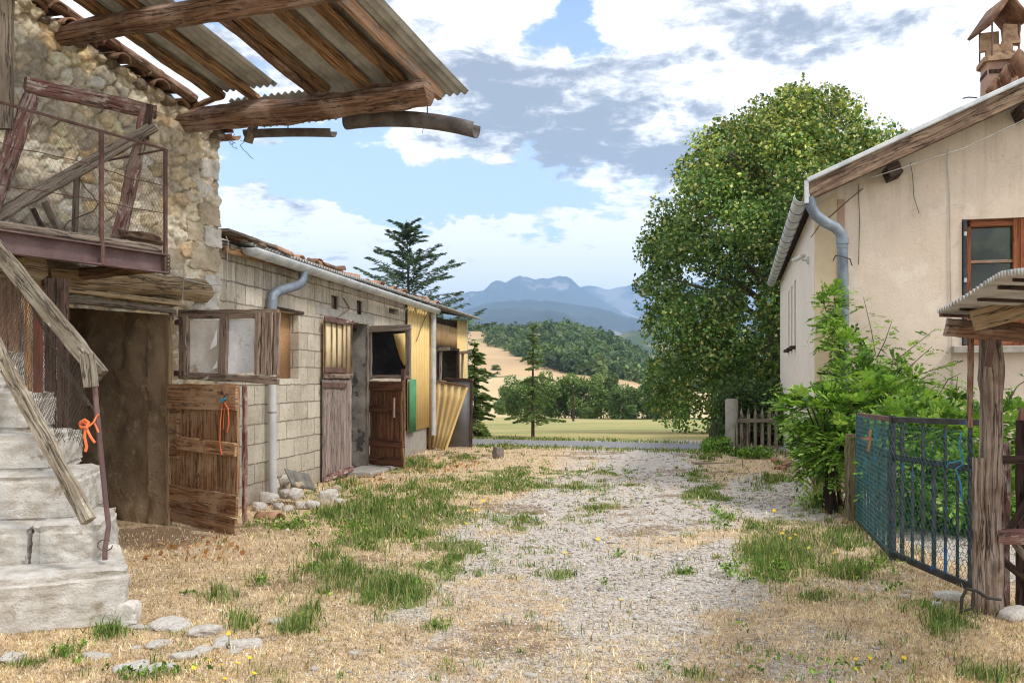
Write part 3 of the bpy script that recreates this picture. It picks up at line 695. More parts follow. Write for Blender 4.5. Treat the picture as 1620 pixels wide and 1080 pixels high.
# ---- broadleaf trees of the valley: three prototypes, copied
def bush_mesh(nl, n, leaf, seed, tall=1.0, cols=None, p=None):
    r = np.random.default_rng(seed); L = []
    for k in range(nl):
        a = r.uniform(0, 6.28); z = r.uniform(.10, .93); rr = math.sqrt(max(0, 1 - ((z - .5) / .55) ** 2)) * .34
        q = r.uniform(.10, .20); L.append((math.cos(a) * rr * r.uniform(.3, 1) / tall, math.sin(a) * rr / tall, z, q / tall, q / tall, q * .9))
    C, k, d = lobed_points(L, n, .5)
    cc = palette(n, cols or [(.12, .20, .06), (.18, .27, .085), (.085, .145, .045)], p or [.4, .3, .3])
    V, Fc, c4 = leaf_quads(C, leaf, d * .6, cc, .75); return V, Fc, c4
protos = []
for sdd, tall, cols in ((1, 1.0, None), (2, .85, [(.13, .21, .055), (.18, .27, .07), (.09, .15, .04)]), (3, 1.9, [(.12, .19, .07), (.16, .24, .09), (.085, .14, .055)])):
    V, Fc, c4 = bush_mesh(26, 5200, .05, sdd, tall, cols)
    protos.append((V, Fc, c4))
tm = MB(); tm.tube([(0, 0, -.05), (0, 0, .3), (.02, 0, .8)], .028, 6, r1=.008)
trunk0 = None; crown_me = {}
def valley_tree(x, ytop, ybot, Z, kind, label, cat='tree', wide=1.0, group='trees along the foot of the meadow'):
    global trunk0
    zt = EYE + (HY - ytop) / F * Z; zb = EYE + (HY - ybot) / F * Z; H = zt - zb
    t = thing('valley_tree', Vector(((x - CX) / F * Z, Z, zb)), label, cat, group)
    if kind not in crown_me:
        V, Fc, c4 = protos[kind]; o = np_mesh('crown', V, Fc, LEAF, None, c4); crown_me[kind] = o.data
    else: o = link(bpy.data.objects.new('crown', crown_me[kind]))
    o.parent = t; tr = tm.build('trunk', BARK) if trunk0 is None else link(bpy.data.objects.new('trunk', trunk0))
    trunk0 = tr.data; tr.parent = t
    t.scale = (H * wide, H * wide, H); t.rotation_euler[2] = random.uniform(0, 6)
    return t
for a in [
 (806, 612, 652, 118, 0, 'dark rounded tree left of the young larch at the meadow edge', 1.0), (790, 634, 652, 112, 0, 'low dark bushy tree leftmost along the far meadow edge', 1.5),
 (824, 592, 655, 116, 1, 'light green tree directly behind the young larch', .9), (764, 636, 650, 114, 0, 'low bush beside the grey door at the meadow edge', 1.7),
 (884, 586, 657, 110, 1, 'pale tree left of the wooden pole', 1.0), (905, 602, 657, 112, 0, 'dull green tree right behind the wooden pole', 1.1), (928, 592, 658, 108, 1, 'rounded tree right of the wooden pole', 1.0),
 (951, 590, 658, 112, 1, 'tallest light tree in the middle clump', .85), (968, 588, 659, 108, 2, 'narrow tree in the middle clump', .8), (985, 612, 660, 104, 0, 'broad bright tree at the right of the middle clump', 1.25),
 (1003, 606, 659, 108, 1, 'round yellow green tree ending the middle clump', 1.0), (1024, 632, 660, 104, 0, 'small dark bush left of the poplars', 1.3),
 (1034, 580, 662, 100, 2, 'left one of two tall poplars beside the big tree', 1.0), (1047, 574, 662, 102, 2, 'right one of two tall poplars beside the big tree', 1.0), (1064, 600, 662, 98, 1, 'pale tree half hidden by the big leafy crown', 1.0),
 (862, 608, 655, 122, 0, 'faint grey green tree just right of the young larch', 1.1), (740, 640, 652, 110, 0, 'low shrub half hidden by the shed end', 1.6), (845, 625, 654, 120, 0, 'squat bush behind the young larch trunk', 1.5)]:
    valley_tree(a[0], a[1], a[2] + 3, a[3], a[4], a[5], wide=a[6])
for i, (x, y, s) in enumerate([(785, 586, 9), (764, 588, 6), (822, 592, 5), (735, 583, 8), (835, 660, 8), (790, 650, 10), (850, 648, 14), (930, 655, 10), (1000, 652, 12)]):
    hill = y < 600; Z = 300 if hill else 95
    valley_tree(x, y - s, y + 3, Z if hill else 92, 0, 'small lone bush on the straw coloured hillside' if hill else 'low clump of scrub at the far edge of the meadow', 'bush', 1.6,
                'lone bushes on the wheat hillside' if hill else 'scrub clumps at the meadow edge')
# forest on the hill: one wood
px_ = rng.uniform(560, 1180, 30000); t_ = rng.uniform(.05, 1.0, 30000)
Xh, Yh, Zh = HX; nyh, nxh = Xh.shape
ii = np.clip((t_ / 1.25 * (nyh - 1)).astype(int), 0, nyh - 1); jj = np.clip(((px_ + 100) / 1800 * (nxh - 1)).astype(int), 0, nxh - 1)
cx_, cy_, cz_ = Xh[ii, jj], Yh[ii, jj], Zh[ii, jj]; pyy = imgy(cy_, cz_)
ok = forest_mask(px_, pyy) & (rng.uniform(size=30000) < np.where((px_ < 880) & (fbm(cx_ * .03, cy_ * .03, 3, 40) < .60), .16, 1.0)) & ((px_ > 800) | (rng.uniform(size=30000) < .55))
cx_, cy_, cz_ = cx_[ok][:4600], cy_[ok][:4600], cz_[ok][:4600]; px_ = px_[ok][:4600]
m = len(cx_); nq = 42; sz = rng.uniform(1.0, 2.9, m) * np.where(rng.uniform(size=m) < .1, 1.3, 1)
d = rng.normal(size=(m, nq, 3)); d /= np.linalg.norm(d, axis=2)[..., None]; d *= rng.uniform(.5, 1.05, (m, nq, 1))
Cp = np.stack([cx_ + rng.uniform(-3, 3, m), cy_ + rng.uniform(-3, 3, m), cz_ + sz * .8], -1)[:, None, :] + d * (sz[:, None] * np.array([1, 1, 1.15])[None, :])[:, None, :]
tc_ = palette(m, [(.06, .11, .04), (.095, .155, .05), (.15, .21, .075), (.04, .075, .03)], [.3, .3, .24, .16])
cq = np.repeat(tc_, nq, 0) * (1 + .15 * rng.normal(size=(m * nq, 1)))
V, Fc, c4 = leaf_quads(Cp.reshape(-1, 3), np.repeat(sz * .62, nq), d.reshape(-1, 3), np.clip(cq, .01, 1), .8)
o = np_mesh('wooded_hillside', V, Fc, LEAF, None, c4); tag(o, 'dark green wood covering the hill below the blue mountains', 'woodland', kind='stuff')

# telegraph pole in the meadow
mb = MB(); b = Vector(((907 - CX) / F * 74, 74, float(drop(74)) - .1)); mb.tube([b, b + Vector((0, 0, 2.9))], .10, 7, r1=.06)
po = thing('wooden_pole', b, 'lone thin wooden pole standing in the far meadow', 'pole'); mb.build('pole_shaft', W_DARK, po)
mb = MB(); mb.tube([b + Vector((0, 0, 2.86)), b + Vector((0, 0, 2.98))], .075, 7, r1=.03); mb.build('pole_cap', ZINC_DK, po)

# ---- haze
mb = MB(); mb.box((-9000, -400, -80), (9000, 11600, 1150))
def haze_mat():
    m = bpy.data.materials.new('haze_air'); m.use_nodes = True; t = NT(m.node_tree); t.N.clear()
    v = t.n('ShaderNodeVolumePrincipled', {'Color': (.44, .66, 1.0, 1), 'Density': 1.35e-4, 'Anisotropy': .2})
    t.n('ShaderNodeOutputMaterial', {1: v.outputs[0]}); return m
hzo = mb.build('haze', haze_mat(), smooth=False); tag(hzo, 'blue summer haze over the distant valley', 'haze', kind='stuff')
#@@OBJECTS
# ============================================================ the stone barn on the left
u_ = Vector((.469, .883, 0)).normalized(); n_ = Vector((.883, -.469, 0)).normalized()
BC = Vector((-3.015, 9.38, 0))                       # barn corner
def bw(t, z, o=0.0): return BC - u_ * t + n_ * o + Vector((0, 0, z))      # t metres from the corner towards the camera
def verge(t): return 3.93 + .27 * (t - .1)
DT0, DT1, DZ = .62, 1.80, 2.02                       # doorway of the cellar
barn = thing('stone_barn', bw(1.2, 0), 'old rubble stone barn with a wooden balcony and corrugated canopy at the left', 'barn')
# rubble wall as real relief
T = np.linspace(-1.0, 3.6, 330); Zs = np.linspace(-.1, 5.0, 365)
TT, ZZ = np.meshgrid(T, Zs)
seeds = []; r2 = np.random.default_rng(4)
def srad(t, z):
    if t < .42 and z < 2.9: return .20
    if t < .5: return .095
    return .082 + .03 * (z < 2.6)
tries = 0
while tries < 26000:
    tries += 1; t, z = r2.uniform(-1.1, 3.7), r2.uniform(-.2, 5.1); rr = srad(t, z) * r2.uniform(.75, 1.25)
    if all(((t - a) / 1.22) ** 2 + ((z - b) * 1.15) ** 2 > (.5 * (rr + c)) ** 2 * 1.9 for a, b, c in seeds[-4000:] if abs(a - t) < .4 and abs(b - z) < .35): seeds.append((t, z, rr))
S = np.array(seeds); wt = TT + .09 * (fbm(TT * 7, ZZ * 7, 4, 61) - .5); wz = ZZ + .09 * (fbm(TT * 7 + 9, ZZ * 7, 4, 62) - .5)
f1 = np.full(TT.shape, 9.); f2 = np.full(TT.shape, 9.); idm = np.zeros(TT.shape, int)
for k, (a, b, c) in enumerate(S):
    d = np.hypot((wt - a) / 1.2, (wz - b) * 1.12) / (c / .1) ** .35
    lt = d < f1; f2 = np.where(lt, f1, np.minimum(f2, d)); idm = np.where(lt, k, idm); f1 = np.minimum(f1, d)
gap = f2 - f1
bul = sstep(.001, .020, gap); rz = r2.uniform(-1, 1, len(S))[idm]
plas = sstep(.50, .60, fbm(TT * 1.3 + 4, ZZ * 1.1, 3, 70)) * .35 + .5 * sstep(1.0, .45, TT) * (ZZ > 2.7)
Hh = bul * (.042 + .026 * rz) * (1 - .55 * np.clip(plas, 0, 1)) + (fbm(TT * 9, ZZ * 9, 4, 71) - .5) * .060 + (fbm(TT * 26, ZZ * 26, 3, 72) - .5) * .045
pal = np.array([(.58, .52, .42), (.66, .58, .45), (.50, .46, .39), (.66, .55, .38), (.40, .36, .30), (.76, .70, .59), (.58, .43, .26)])
pc = pal[r2.choice(7, len(S), p=[.22, .2, .15, .15, .1, .12, .06])][idm] * (1 + .12 * r2.normal(size=len(S)))[idm][..., None]
mort = np.array((.50, .42, .315))
mixk = (bul * (1 - .75 * np.clip(plas, 0, 1)))[..., None]
cc = mort * (1 - mixk) + pc * mixk
cc = np.where((TT > 0)[..., None], cc, cc)
fine = fbm(TT * 22, ZZ * 22, 4, 91)[..., None]; cc = np.clip(cc * (.72 + 1.05 * fine), 0, .9)
orng = (sstep(.45, .1, TT) * sstep(.3, .0, np.abs(ZZ - 2.45)) * sstep(.45, .6, fbm(TT * 3, ZZ * 3, 3, 80)))[..., None]
cc = cc * (1 - orng * .7) + np.array((.50, .27, .10)) * orng * .7
bl = sstep(-.05, .05, TT)
DX = n_.x * bl + u_.x * (1 - bl); DY = n_.y * bl + u_.y * (1 - bl)
tp = np.maximum(TT, 0); tn = np.maximum(-TT, 0)
X = BC.x - u_.x * tp - n_.x * tn + DX * Hh; Y = BC.y - u_.y * tp - n_.y * tn + DY * Hh
V = np.stack([X, Y, ZZ], -1).reshape(-1, 3); nv, nu = TT.shape
i = np.arange(nu * nv).reshape(nv, nu)
Fc = np.stack([i[:-1, :-1], i[:-1, 1:], i[1:, 1:], i[1:, :-1]], -1)
tm_, zm_ = (TT[:-1, :-1] + TT[1:, 1:]) / 2, (ZZ[:-1, :-1] + ZZ[1:, 1:]) / 2
keep = (zm_ < verge(np.maximum(tm_, 0)) + .02) & ~((tm_ > DT0) & (tm_ < DT1) & (zm_ < DZ))
np_mesh('wall', V, Fc[keep][:, ::-1], STONEW, barn, cc.reshape(-1, 3), True)
# body behind the wall: far wall, back, roof slab (all seen from a step aside)
mb = MB()
for k in range(2):
    pass
A = [bw(-.0, 0, -.35), bw(3.6, 0, -.35), bw(3.6, 0, -5.5), bw(0, 0, -5.5)]
def wallq(a, b, za, zb): mb.quad(a, b, b + Vector((0, 0, zb)), a + Vector((0, 0, za)))
wallq(A[1], A[2], verge(3.6), verge(3.6)); wallq(A[2], A[3], verge(3.6), verge(0)); wallq(A[3], bw(0, 0, -.9), verge(0), verge(0))
mb.build('back_wall', CELLAR, barn, solid=.2)
mb = MB()
def rslab(a, b): t = -.15 + 3.9 * a; return bw(t, verge(t) + .03 + .025 * math.cos(b * 60), -.12 - 5.6 * b)
mb.grid(rslab, 24, 90); mb.build('roof', TERRA_DK, barn, solid=.03)
# cellar room
mb = MB()
def plq(p, q, z0, z1, amp, s, nu=26, nvv=26):
    p, q = Vector(p), Vector(q); nn = (q - p).cross(Vector((0, 0, 1))).normalized()
    def fn(a, b):
        c = p.lerp(q, a) + Vector((0, 0, z0 + (z1 - z0) * b)); e = noise.noise(c * 2.3 + Vector((s, 0, 0))) + .5 * noise.noise(c * 6.1) + .25 * noise.noise(c * 15)
        return c + nn * e * amp * min(1, 4 * a + .15)
    mb.grid(fn, nu, nvv, (2, 2))
plq(bw(DT0, 0, .0), bw(DT0 - .06, 0, -2.6), -.05, 2.2, .045, 3, 50, 50)
mb.build('cellar_side_wall', PLAST_IN, barn)
mb = MB()
plq(bw(DT0 - .1, 0, -2.55), bw(3.4, 0, -2.55), -.05, 2.3, .06, 9); plq(bw(2.9, 0, -2.6), bw(2.9, 0, -.02), -.05, 2.3, .06, 11)
plq(bw(DT1, 0, -.5), bw(2.95, 0, -.5), -.05, 2.3, .05, 12)
mb.quad(bw(.4, 2.12, -.03), bw(3, 2.12, -.03), bw(3, 2.12, -2.7), bw(.4, 2.12, -2.7))
mb.build('cellar_back_wall', CELLAR, barn)
# jambs
mb = MB(); mb.beam(bw(DT0 - .055, -.02, -.13), bw(DT0 - .03, 2.06, -.13), .13, .34, up=n_, rough=.018, cham=.25); mb.build('door_jamb', PLAST_IN, barn)
mb = MB(); mb.beam(bw(DT0 + .035, 0, .035), bw(DT0 + .03, 2.0, .035), .045, .05, up=n_, rough=.010); mb.build('door_post', W_LINTEL, barn)
# lintels
mb = MB(); mb.beam(bw(.22, 2.28, .03), bw(2.0, 2.27, .05), .26, .22, rough=.035, cham=.3, nsc=5); mb.build('lintel', W_LINTEL, barn)
mb = MB(); mb.beam(bw(.60, 2.125, .10), bw(2.0, 2.16, .13), .10, .045, rough=.008); mb.build('lintel_board', W_LINTEL, barn)
mb = MB(); mb.beam(bw(.62, 2.05, .06), bw(1.95, 2.07, .09), .09, .05, rough=.010, sag=-.01); mb.build('lintel_board', W_GREY, barn)
# large pale quoin stones at the corner
def stone_mesh(name, size, seed, sub=3, rough=.16, box=.55):
    bm = bmesh.new(); bmesh.ops.create_icosphere(bm, subdivisions=sub, radius=1)
    o = Vector((seed * 7.3, seed * 1.9, 0))
    for v in bm.verts:
        p = v.co.copy(); mx = max(abs(p.x), abs(p.y), abs(p.z)); q = p.lerp(p / mx, box)
        e = noise.noise(p * 1.2 + o) * rough + noise.noise(p * 3.3 + o) * rough * .45 + noise.noise(p * 9 + o) * rough * .18
        q = q * (1 + e); v.co = Vector((q.x * size[0], q.y * size[1], q.z * size[2])) / 2
    me = bpy.data.meshes.new(name); bm.to_mesh(me); bm.free(); me.shade_smooth(); me.set_sharp_from_angle(angle=R(34)); return me
for t, z, sx, sz, sd2 in ((.20, 2.60, .42, .24, 1), (.10, 2.83, .24, .20, 2), (.34, 2.86, .22, .20, 3), (.10, 2.37, .24, .18, 4), (.13, 3.05, .30, .20, 5), (.20, 3.30, .22, .18, 6), (.12, 3.52, .26, .20, 8), (.62, 2.55, .34, .20, 9), (.95, 2.53, .34, .20, 10), (1.30, 2.52, .36, .20, 11), (.16, 2.16, .26, .20, 12), (.15, 1.93, .24, .18, 14)):
    me = stone_mesh('quoin_stone', (sx, .30, sz), sd2, 4, .13, .82); me.materials.append(ROCKY if sd2 % 2 else ROCK)
    o = link(bpy.data.objects.new('quoin_stone', me)); o.location = bw(t, z, -.085 if z < 3 else -.10); o.rotation_euler = (random.uniform(-.05, .05), random.uniform(-.06, .06), math.atan2(u_.y, u_.x)); attach(o, barn)
# canal tiles along the verge, their rounded ends poking out over the wall
vr = random.Random(11)
for k in range(22):
    t = .04 + k * .125; lift = .045 + .06 * (k % 2) + vr.uniform(-.015, .015)
    c0 = bw(t + vr.uniform(-.05, .05), verge(t) + lift - .02, .13 + vr.uniform(-.06, .05)); c1 = bw(t + vr.uniform(-.12, .05), verge(t) + lift + .05, -.32)
    d = (c1 - c0).normalized(); sd3 = d.cross(Vector((0, 0, 1))).normalized(); up3 = sd3.cross(d); r0 = vr.uniform(.075, .10); mb = MB()
    def tile(a, b, c0=c0, c1=c1, sd3=sd3, up3=up3, r0=r0):
        an = math.pi * b; return c0.lerp(c1, a) + sd3 * math.cos(an) * r0 + up3 * (math.sin(an) * r0 * .85 - .03)
    mb.grid(tile, 4, 10); mb.build('roof_tile', TERRA_DK if vr.random() < .7 else TERRA, barn, solid=.016)
for k in range(26):
    t = .05 + k * .105; sx = vr.uniform(.10, .18); me = stone_mesh('verge_stone', (sx, .2, sx * .7), 80 + k, 3, .2, .4); me.materials.append(ROCKY if k % 3 else CELLAR)
    o = link(bpy.data.objects.new('verge_stone', me)); o.location = bw(t, verge(t) - .03, -.01 + vr.uniform(-.03, .03)); o.rotation_euler = (vr.uniform(-.3, .3), vr.uniform(-.3, .3), math.atan2(u_.y, u_.x)); attach(o, barn)
# ---- corrugated canopy on timber purlins
RW = Vector((-3.223, 8.99, 0)); nr = Vector((.942, -.336, 0)).normalized()
def rf(a, s, h=0.0): return RW + nr * a + u_ * s + Vector((0, 0, 4.10 - .27 * s + h))
mb = MB(); mb.beam(rf(-.4, 0, -.15), rf(2.64, 0, -.16), .24, .25, rough=.028, cham=.45, sag=.03, nsc=3.0, seg=60); mb.build('purlin', W_BEAM, barn)
mb = MB(); mb.beam(rf(-.35, -1.33, -.13), rf(3.0, -1.33, -.10), .17, .19, rough=.012, cham=.34, nsc=2.5, seg=60); mb.build('purlin', W_BEAM, barn)
mb = MB(); mb.beam(rf(-.35, -2.9, -.13), rf(3.0, -2.9, -.13), .2, .2, rough=.02, cham=.3); mb.build('purlin', W_BEAM, barn)
for a, wd, s0, mt, a2 in ((.12, .11, .0, W_BEAM, .08), (.42, .13, .02, W_RAFT, .36), (.75, .12, .1, W_RAFT, .72), (1.38, .11, .12, W_BEAM, 1.36), (1.52, .10, .1, W_RAFT, 1.50), (1.93, .15, .12, W_RAFT, 1.90), (2.30, .15, .12, W_RAFT, 2.25)):
    mb = MB(); mb.beam(rf(a, s0, .035), rf(a2, -3.2, .035), wd, .065, rough=.010, seg=60, cham=.2, nsc=4); mb.build('rafter', mt, barn)
mb = MB(); mb.beam(rf(2.54, .36, .02), rf(2.50, -3.2, .03), .055, .11, rough=.004, seg=20); mb.build('edge_rafter', W_LIGHT, barn)
mb = MB(); mb.beam(rf(-.05, .10, .0), rf(.36, .02, .03), .05, .04, rough=.006); mb.build('rafter', W_RAFT, barn)
def corr(a0, a1, s0, s1, h, lam=.076, amp=.014, tag_='corrugated_sheet', ca=0):
    mb = MB(); n = int((a1 - a0) / lam * 8)
    def fn(x, y):
        a = a0 + (a1 - a0) * x; s = s0 + (s1 - s0) * y
        return rf(a, s, h + amp * math.cos(2 * math.pi * a / lam) + .006 * noise.noise(Vector((a * 2, s * 2, h * 50))))
    mb.grid(fn, n, 14); return mb.build(tag_, FIBRO, barn, solid=.006, ang=60)
corr(.34, 1.06, .02, -1.9, .085); corr(.34, 1.06, -1.75, -3.4, .10)
corr(1.34, 2.30, .30, -1.45, .085); corr(1.34, 2.30, -1.3, -3.4, .10); corr(2.24, 2.74, .52, -1.2, .105); corr(2.24, 2.74, -1.05, -3.4, .12)
corr(.42, 1.30, .62, .12, .06)
# half round gutter pieces hanging under the canopy's eave
def gutter(p0, p1, r, mat, name, parent, sag=0, a0=0, a1=180, thick=.006, seg=14, roll=0):
    mb = MB(); p0, p1 = Vector(p0), Vector(p1); d = (p1 - p0).normalized(); sd = d.cross(Vector((0, 0, 1))).normalized(); up = sd.cross(d)
    def fn(a, b):
        an = R(a0 + (a1 - a0) * b) + math.pi + roll; return p0.lerp(p1, a) + up * (-sag * 4 * a * (1 - a)) + sd * math.cos(an) * r + up * math.sin(an) * r
    mb.grid(fn, seg, 12, ((p1 - p0).length, 1)); return mb.build(name, mat, parent, solid=thick)
def PW(x, y, a, s):   # point on the pixel ray, at the depth of the canopy point (a, s)
    return P(x, y, rf(a, s).y)
g1 = gutter(P(549, 190, 8.7), P(754, 203, 8.25), .088, OLDZINC, 'half_round_gutter', barn, sag=-.06, a0=-25, a1=205)
g2 = gutter(P(390, 208, 9.2), P(528, 206, 8.9), .066, OLDZINC, 'half_round_gutter', barn, sag=-.01)
gutter(P(340, 216, 9.5), P(374, 213, 9.3), .055, TERRA, 'tile_gutter', barn)
for q0, q1 in ((P(404, 190, 9.1), P(392, 226, 9.15)),):
    mb = MB(); mb.beam(q0, q1, .09, .05, rough=.004); mb.build('gutter_block', W_GREY, barn)
for x, yy, z in ((582, 172, 8.6), (676, 176, 8.4), (455, 186, 9.0)):
    mb = MB(); c = P(x, yy + 22, z); mb.tube([P(x, yy - 20, z), c + Vector((0, .02, -.02))], .006, 5); mb.build('gutter_hook', RUST, barn)
def scribble(x, y, z, s, n, seed, parent, mat=CABLE_D, r=.003, down=1.0):
    rr = random.Random(seed); p = P(x, y, z); pts = [p]
    for k in range(n):
        p = p + Vector((rr.uniform(-1, 1) * s, rr.uniform(-.4, .4) * s, -s * down * rr.uniform(-.4, 1.0))); pts.append(p)
    mb = MB(); mb.tube(pts, r, 4); return mb.build('dangling_wire', mat, parent)
scribble(372, 212, 9.3, .055, 9, 1, barn); scribble(362, 222, 9.35, .05, 7, 2, barn); scribble(680, 196, 8.4, .04, 7, 3, barn); scribble(219, 40, 8.2, .03, 9, 4, barn, WIRE, .0025, 1.6); scribble(380, 222, 9.3, .06, 8, 6, barn)
# ---- balcony
BP = Vector((-2.806, 7.42, 0)); BZ = 2.41
def bal(t, d, z): return BP - u_ * t - n_ * d + Vector((0, 0, z))
mb = MB()                                             # steel channel along the front
for z, hh, dd in ((BZ - .075, .15, .012),):
    mb.beam(bal(-.02, .04, z), bal(2.6, .04, z), .012, .15, rough=0, cham=.05)
mb.beam(bal(-.02, .01, BZ - .003), bal(2.6, .01, BZ - .003), .07, .012, cham=.05); mb.beam(bal(-.02, .01, BZ - .147), bal(2.6, .01, BZ - .147), .07, .012, cham=.05)
mb.build('balcony_beam', STEEL_P, barn)
mb = MB(); mb.beam(bal(.60, -.02, BZ - .15), bal(.60, -.02, BZ + .02), .03, .02); mb.build('beam_bracket', RUST, barn)
mb = MB(); mb.beam(bal(.03, .06, BZ + .035), bal(2.6, .06, BZ + .035), .14, .06, rough=.016, cham=.3); mb.build('balcony_edge_board', W_GREY, barn)
for k in range(7):
    mb = MB(); mb.beam(bal(0, .18 + .145 * k, BZ + .01), bal(2.6, .18 + .145 * k, BZ + .01), .14, .035, rough=.004); mb.build('balcony_floor_board', W_GREY, barn)
for t, r in ((.06, .05), (1.3, .07)):
    mb = MB(); mb.beam(bal(t, .05, BZ - .10), bal(t, 1.2, BZ - .12), .09, .10, rough=.012, cham=.3); mb.build('balcony_joist', W_RAFT, barn)
mb = MB(); mb.beam(bal(.95, .25, BZ - .19), bal(.95, 1.25, BZ - .22), .2, .2, rnd=True, rough=.02); mb.build('balcony_joist', W_LINTEL, barn)
# railing: rusty top rail, uprights, side rail and the netting
rz = 3.26
mb = MB(); mb.tube([bal(0, 0, rz), bal(2.4, 0, rz + .02)], .011, 6); mb.build('railing_top_rail', RUST, barn)
mb = MB(); mb.tube([bal(0, 0, rz), bal(0, 1.1, rz - .02)], .009, 6); mb.build('railing_side_rail', RUST, barn)
mb = MB(); mb.beam(bal(0, 0, BZ - .16), bal(0, 0, rz), .028, .028, up=u_, rough=.002); mb.build('railing_post', RUST, barn)
mb = MB(); mb.beam(bal(.60, 0, BZ - .0), bal(.60, 0, rz), .030, .030, up=u_, rough=.002); mb.build('railing_post', RUST, barn)
mb = MB(); mb.beam(bal(1.45, 0, BZ), bal(1.45, 0, rz), .03, .03, up=u_); mb.build('railing_post', RUST, barn)
mb = MB()
def nf(u, v): return bal(u, .012 + .03 * noise.noise(Vector((u * 2, v * 2, 0))), BZ + .06 + v * (1 - .10 * noise.noise(Vector((u * 1.7, 3, 0)))))
mb.hexnet(nf, 2.2, .78, .034, .0008, hole=lambda u, v: False); mb.build('railing_netting', WIRE, barn)
mb = MB()
def nf2(u, v): return bal(.01, u, BZ + .06 + v)
mb.hexnet(nf2, 1.0, .72, .034, .0008); mb.build('railing_netting', WIRE, barn)
for z0, z1, s in ((BZ + .33, BZ + .30, .02), (BZ + .55, BZ + .62, .03)):
    mb = MB(); mb.tube([bal(2.2 * k / 14, .0 + .02 * math.sin(k), z0 + (z1 - z0) * k / 14 + s * noise.noise(Vector((k * .7, z0, 0)))) for k in range(15)], .0035, 4); mb.build('slack_wire', RUST, barn)
mb = MB(); rr = random.Random(3); mb.tube([bal(.18 + .12 * math.sin(k * .9) + .02 * k, .6, rz - .12 - .06 * k) for k in range(13)], .005, 4); mb.build('bent_wire', CABLE_D, barn)
# chain at the corner
mb = MB()
for k in range(5):
    c = bal(-.01, -.02, BZ - .02 - .03 * k); mb.tube([c + Vector((math.cos(a) * .014, .008 * (k % 2) * math.cos(a), math.sin(a) * .020)) for a in [i * math.pi / 4 for i in range(9)]], .004, 4)
mb.build('chain', CABLE_D, barn)
# tall board at the far left of the wall
mb = MB(); mb.beam(P(4, 205, 6.9), P(4, -60, 6.9), .16, .05, up=(0, 1, 0), rough=.006); mb.build('upright_board', W_GREY, barn)
mb = MB(); mb.beam(P(2, 300, 7.0), P(24, 200, 7.0), .10, .05, up=(0, 1, 0), rough=.01); mb.build('upright_board', W_GREY, barn)

# wooden frame leaning on the balcony
fr = thing('wooden_framework', bal(.4, .5, BZ), 'old tilted wooden trestle with a diagonal brace leaning on the balcony', 'framework')
def fb(x0, y0, z0, x1, y1, z1, wd, h, mt, nm, r=.012):
    mb = MB(); mb.beam(P(x0, y0, z0), P(x1, y1, z1), wd, h, up=(0, 1, 0), rough=r, cham=.2); return mb.build(nm, mt, fr)
fb(40, 134, 7.05, 246, 178, 7.72, .115, .07, W_RED, 'top_rail', .008)
fb(50, 152, 7.02, -18, 345, 6.75, .115, .08, W_RED, 'side_post'); fb(234, 168, 7.63, 188, 376, 7.55, .095, .08, W_RED, 'side_post', .014)
fb(-40, 362, 6.72, 244, 200, 7.58, .10, .05, W_GREY, 'diagonal_brace', .008)
fb(238, 166, 7.58, 231, 220, 7.54, .045, .03, W_DARK, 'cleat', .004); fb(122, 270, 7.5, 118, 372, 7.5, .045, .035, W_GREY, 'inner_slat', .004)
fb(70, 320, 7.4, 95, 372, 7.4, .05, .03, W_GREY, 'inner_slat', .004); fb(52, 330, 7.4, 72, 372, 7.4, .04, .03, W_DARK, 'inner_slat', .004)
# rag heap on the balcony floor
me = stone_mesh('brown_rag', (.34, .22, .08), 21, 4, .45, .2); me.materials.append(BROWNCLOTH)
o = link(bpy.data.objects.new('brown_rag', me)); o.location = P(222, 376, 7.55); o.rotation_euler = (0, .15, .6); tag(o, 'crumpled brown rag lying on the balcony edge by the leaning frame', 'rag')

# ---- stable door (lower leaf) and shutter (upper leaf) of the cellar
def leaf_frame(h0, h1):
    """local frame: x from hinge to free edge, y out of the leaf, z up"""
    h0, h1 = Vector(h0), Vector(h1); ex = (h1 - h0); L = ex.length; ex.normalize(); ey = Vector((0, 0, 1)).cross(ex)
    M = Matrix((( ex.x, ey.x, 0, h0.x), (ex.y, ey.y, 0, h0.y), (0, 0, 1, h0.z), (0, 0, 0, 1))); return M, L
def planks(parent, M, L, z0, z1, wd, mat, y=0, th=.028, gap=.006, seed=0, jag=.0, name='plank', rough=.004, x0=0.0, jit=.2):
    r = random.Random(seed); x = x0
    while x < L - .02:
        w1 = min(wd * r.uniform(1 - jit, 1 + jit), L - x); mb = MB(); mb.M = M; za = z0 - r.uniform(0, jag); zb = z1 + r.uniform(-jag, 0) * .3
        mb.beam((x + w1 / 2, y + r.uniform(-.003, .003), za), (x + w1 / 2, y, zb), w1 - gap, th, up=(0, 1, 0), rough=rough, cham=.12); mb.build(name, mat, parent); x += w1
def rail(parent, M, x0, x1, z, h, mat, y, th=.03, name='cross_rail', z2=None, rough=.006):
    mb = MB(); mb.M = M; mb.beam((x0, y, z), (x1, y, z if z2 is None else z2), th, h, rough=rough, cham=.15); return mb.build(name, mat, parent)
hing = Vector((-3.27, 8.81, 0)); free = Vector((-2.45, 8.25, 0))
sd1 = thing('stable_door', hing, 'broken brown plank stable door standing open below the plastic covered shutter', 'door')
M, L = leaf_frame(hing, free)
planks(sd1, M, L, .36, 1.34, .155, W_DOOR, y=0, seed=5, jit=.3, x0=0); 
rail(sd1, M, 0, L, 1.24, .24, W_DOOR, -.035, name='top_rail'); rail(sd1, M, .16, L, .80, .125, W_DOOR, -.045, name='middle_rail', z2=.77)
rail(sd1, M, 0, L, .30, .20, W_DOOR, -.030, name='bottom_rail', z2=.26); rail(sd1, M, .0, L - .03, .13, .17, W_DOOR, -.020, name='bottom_rail', z2=.06, rough=.014)
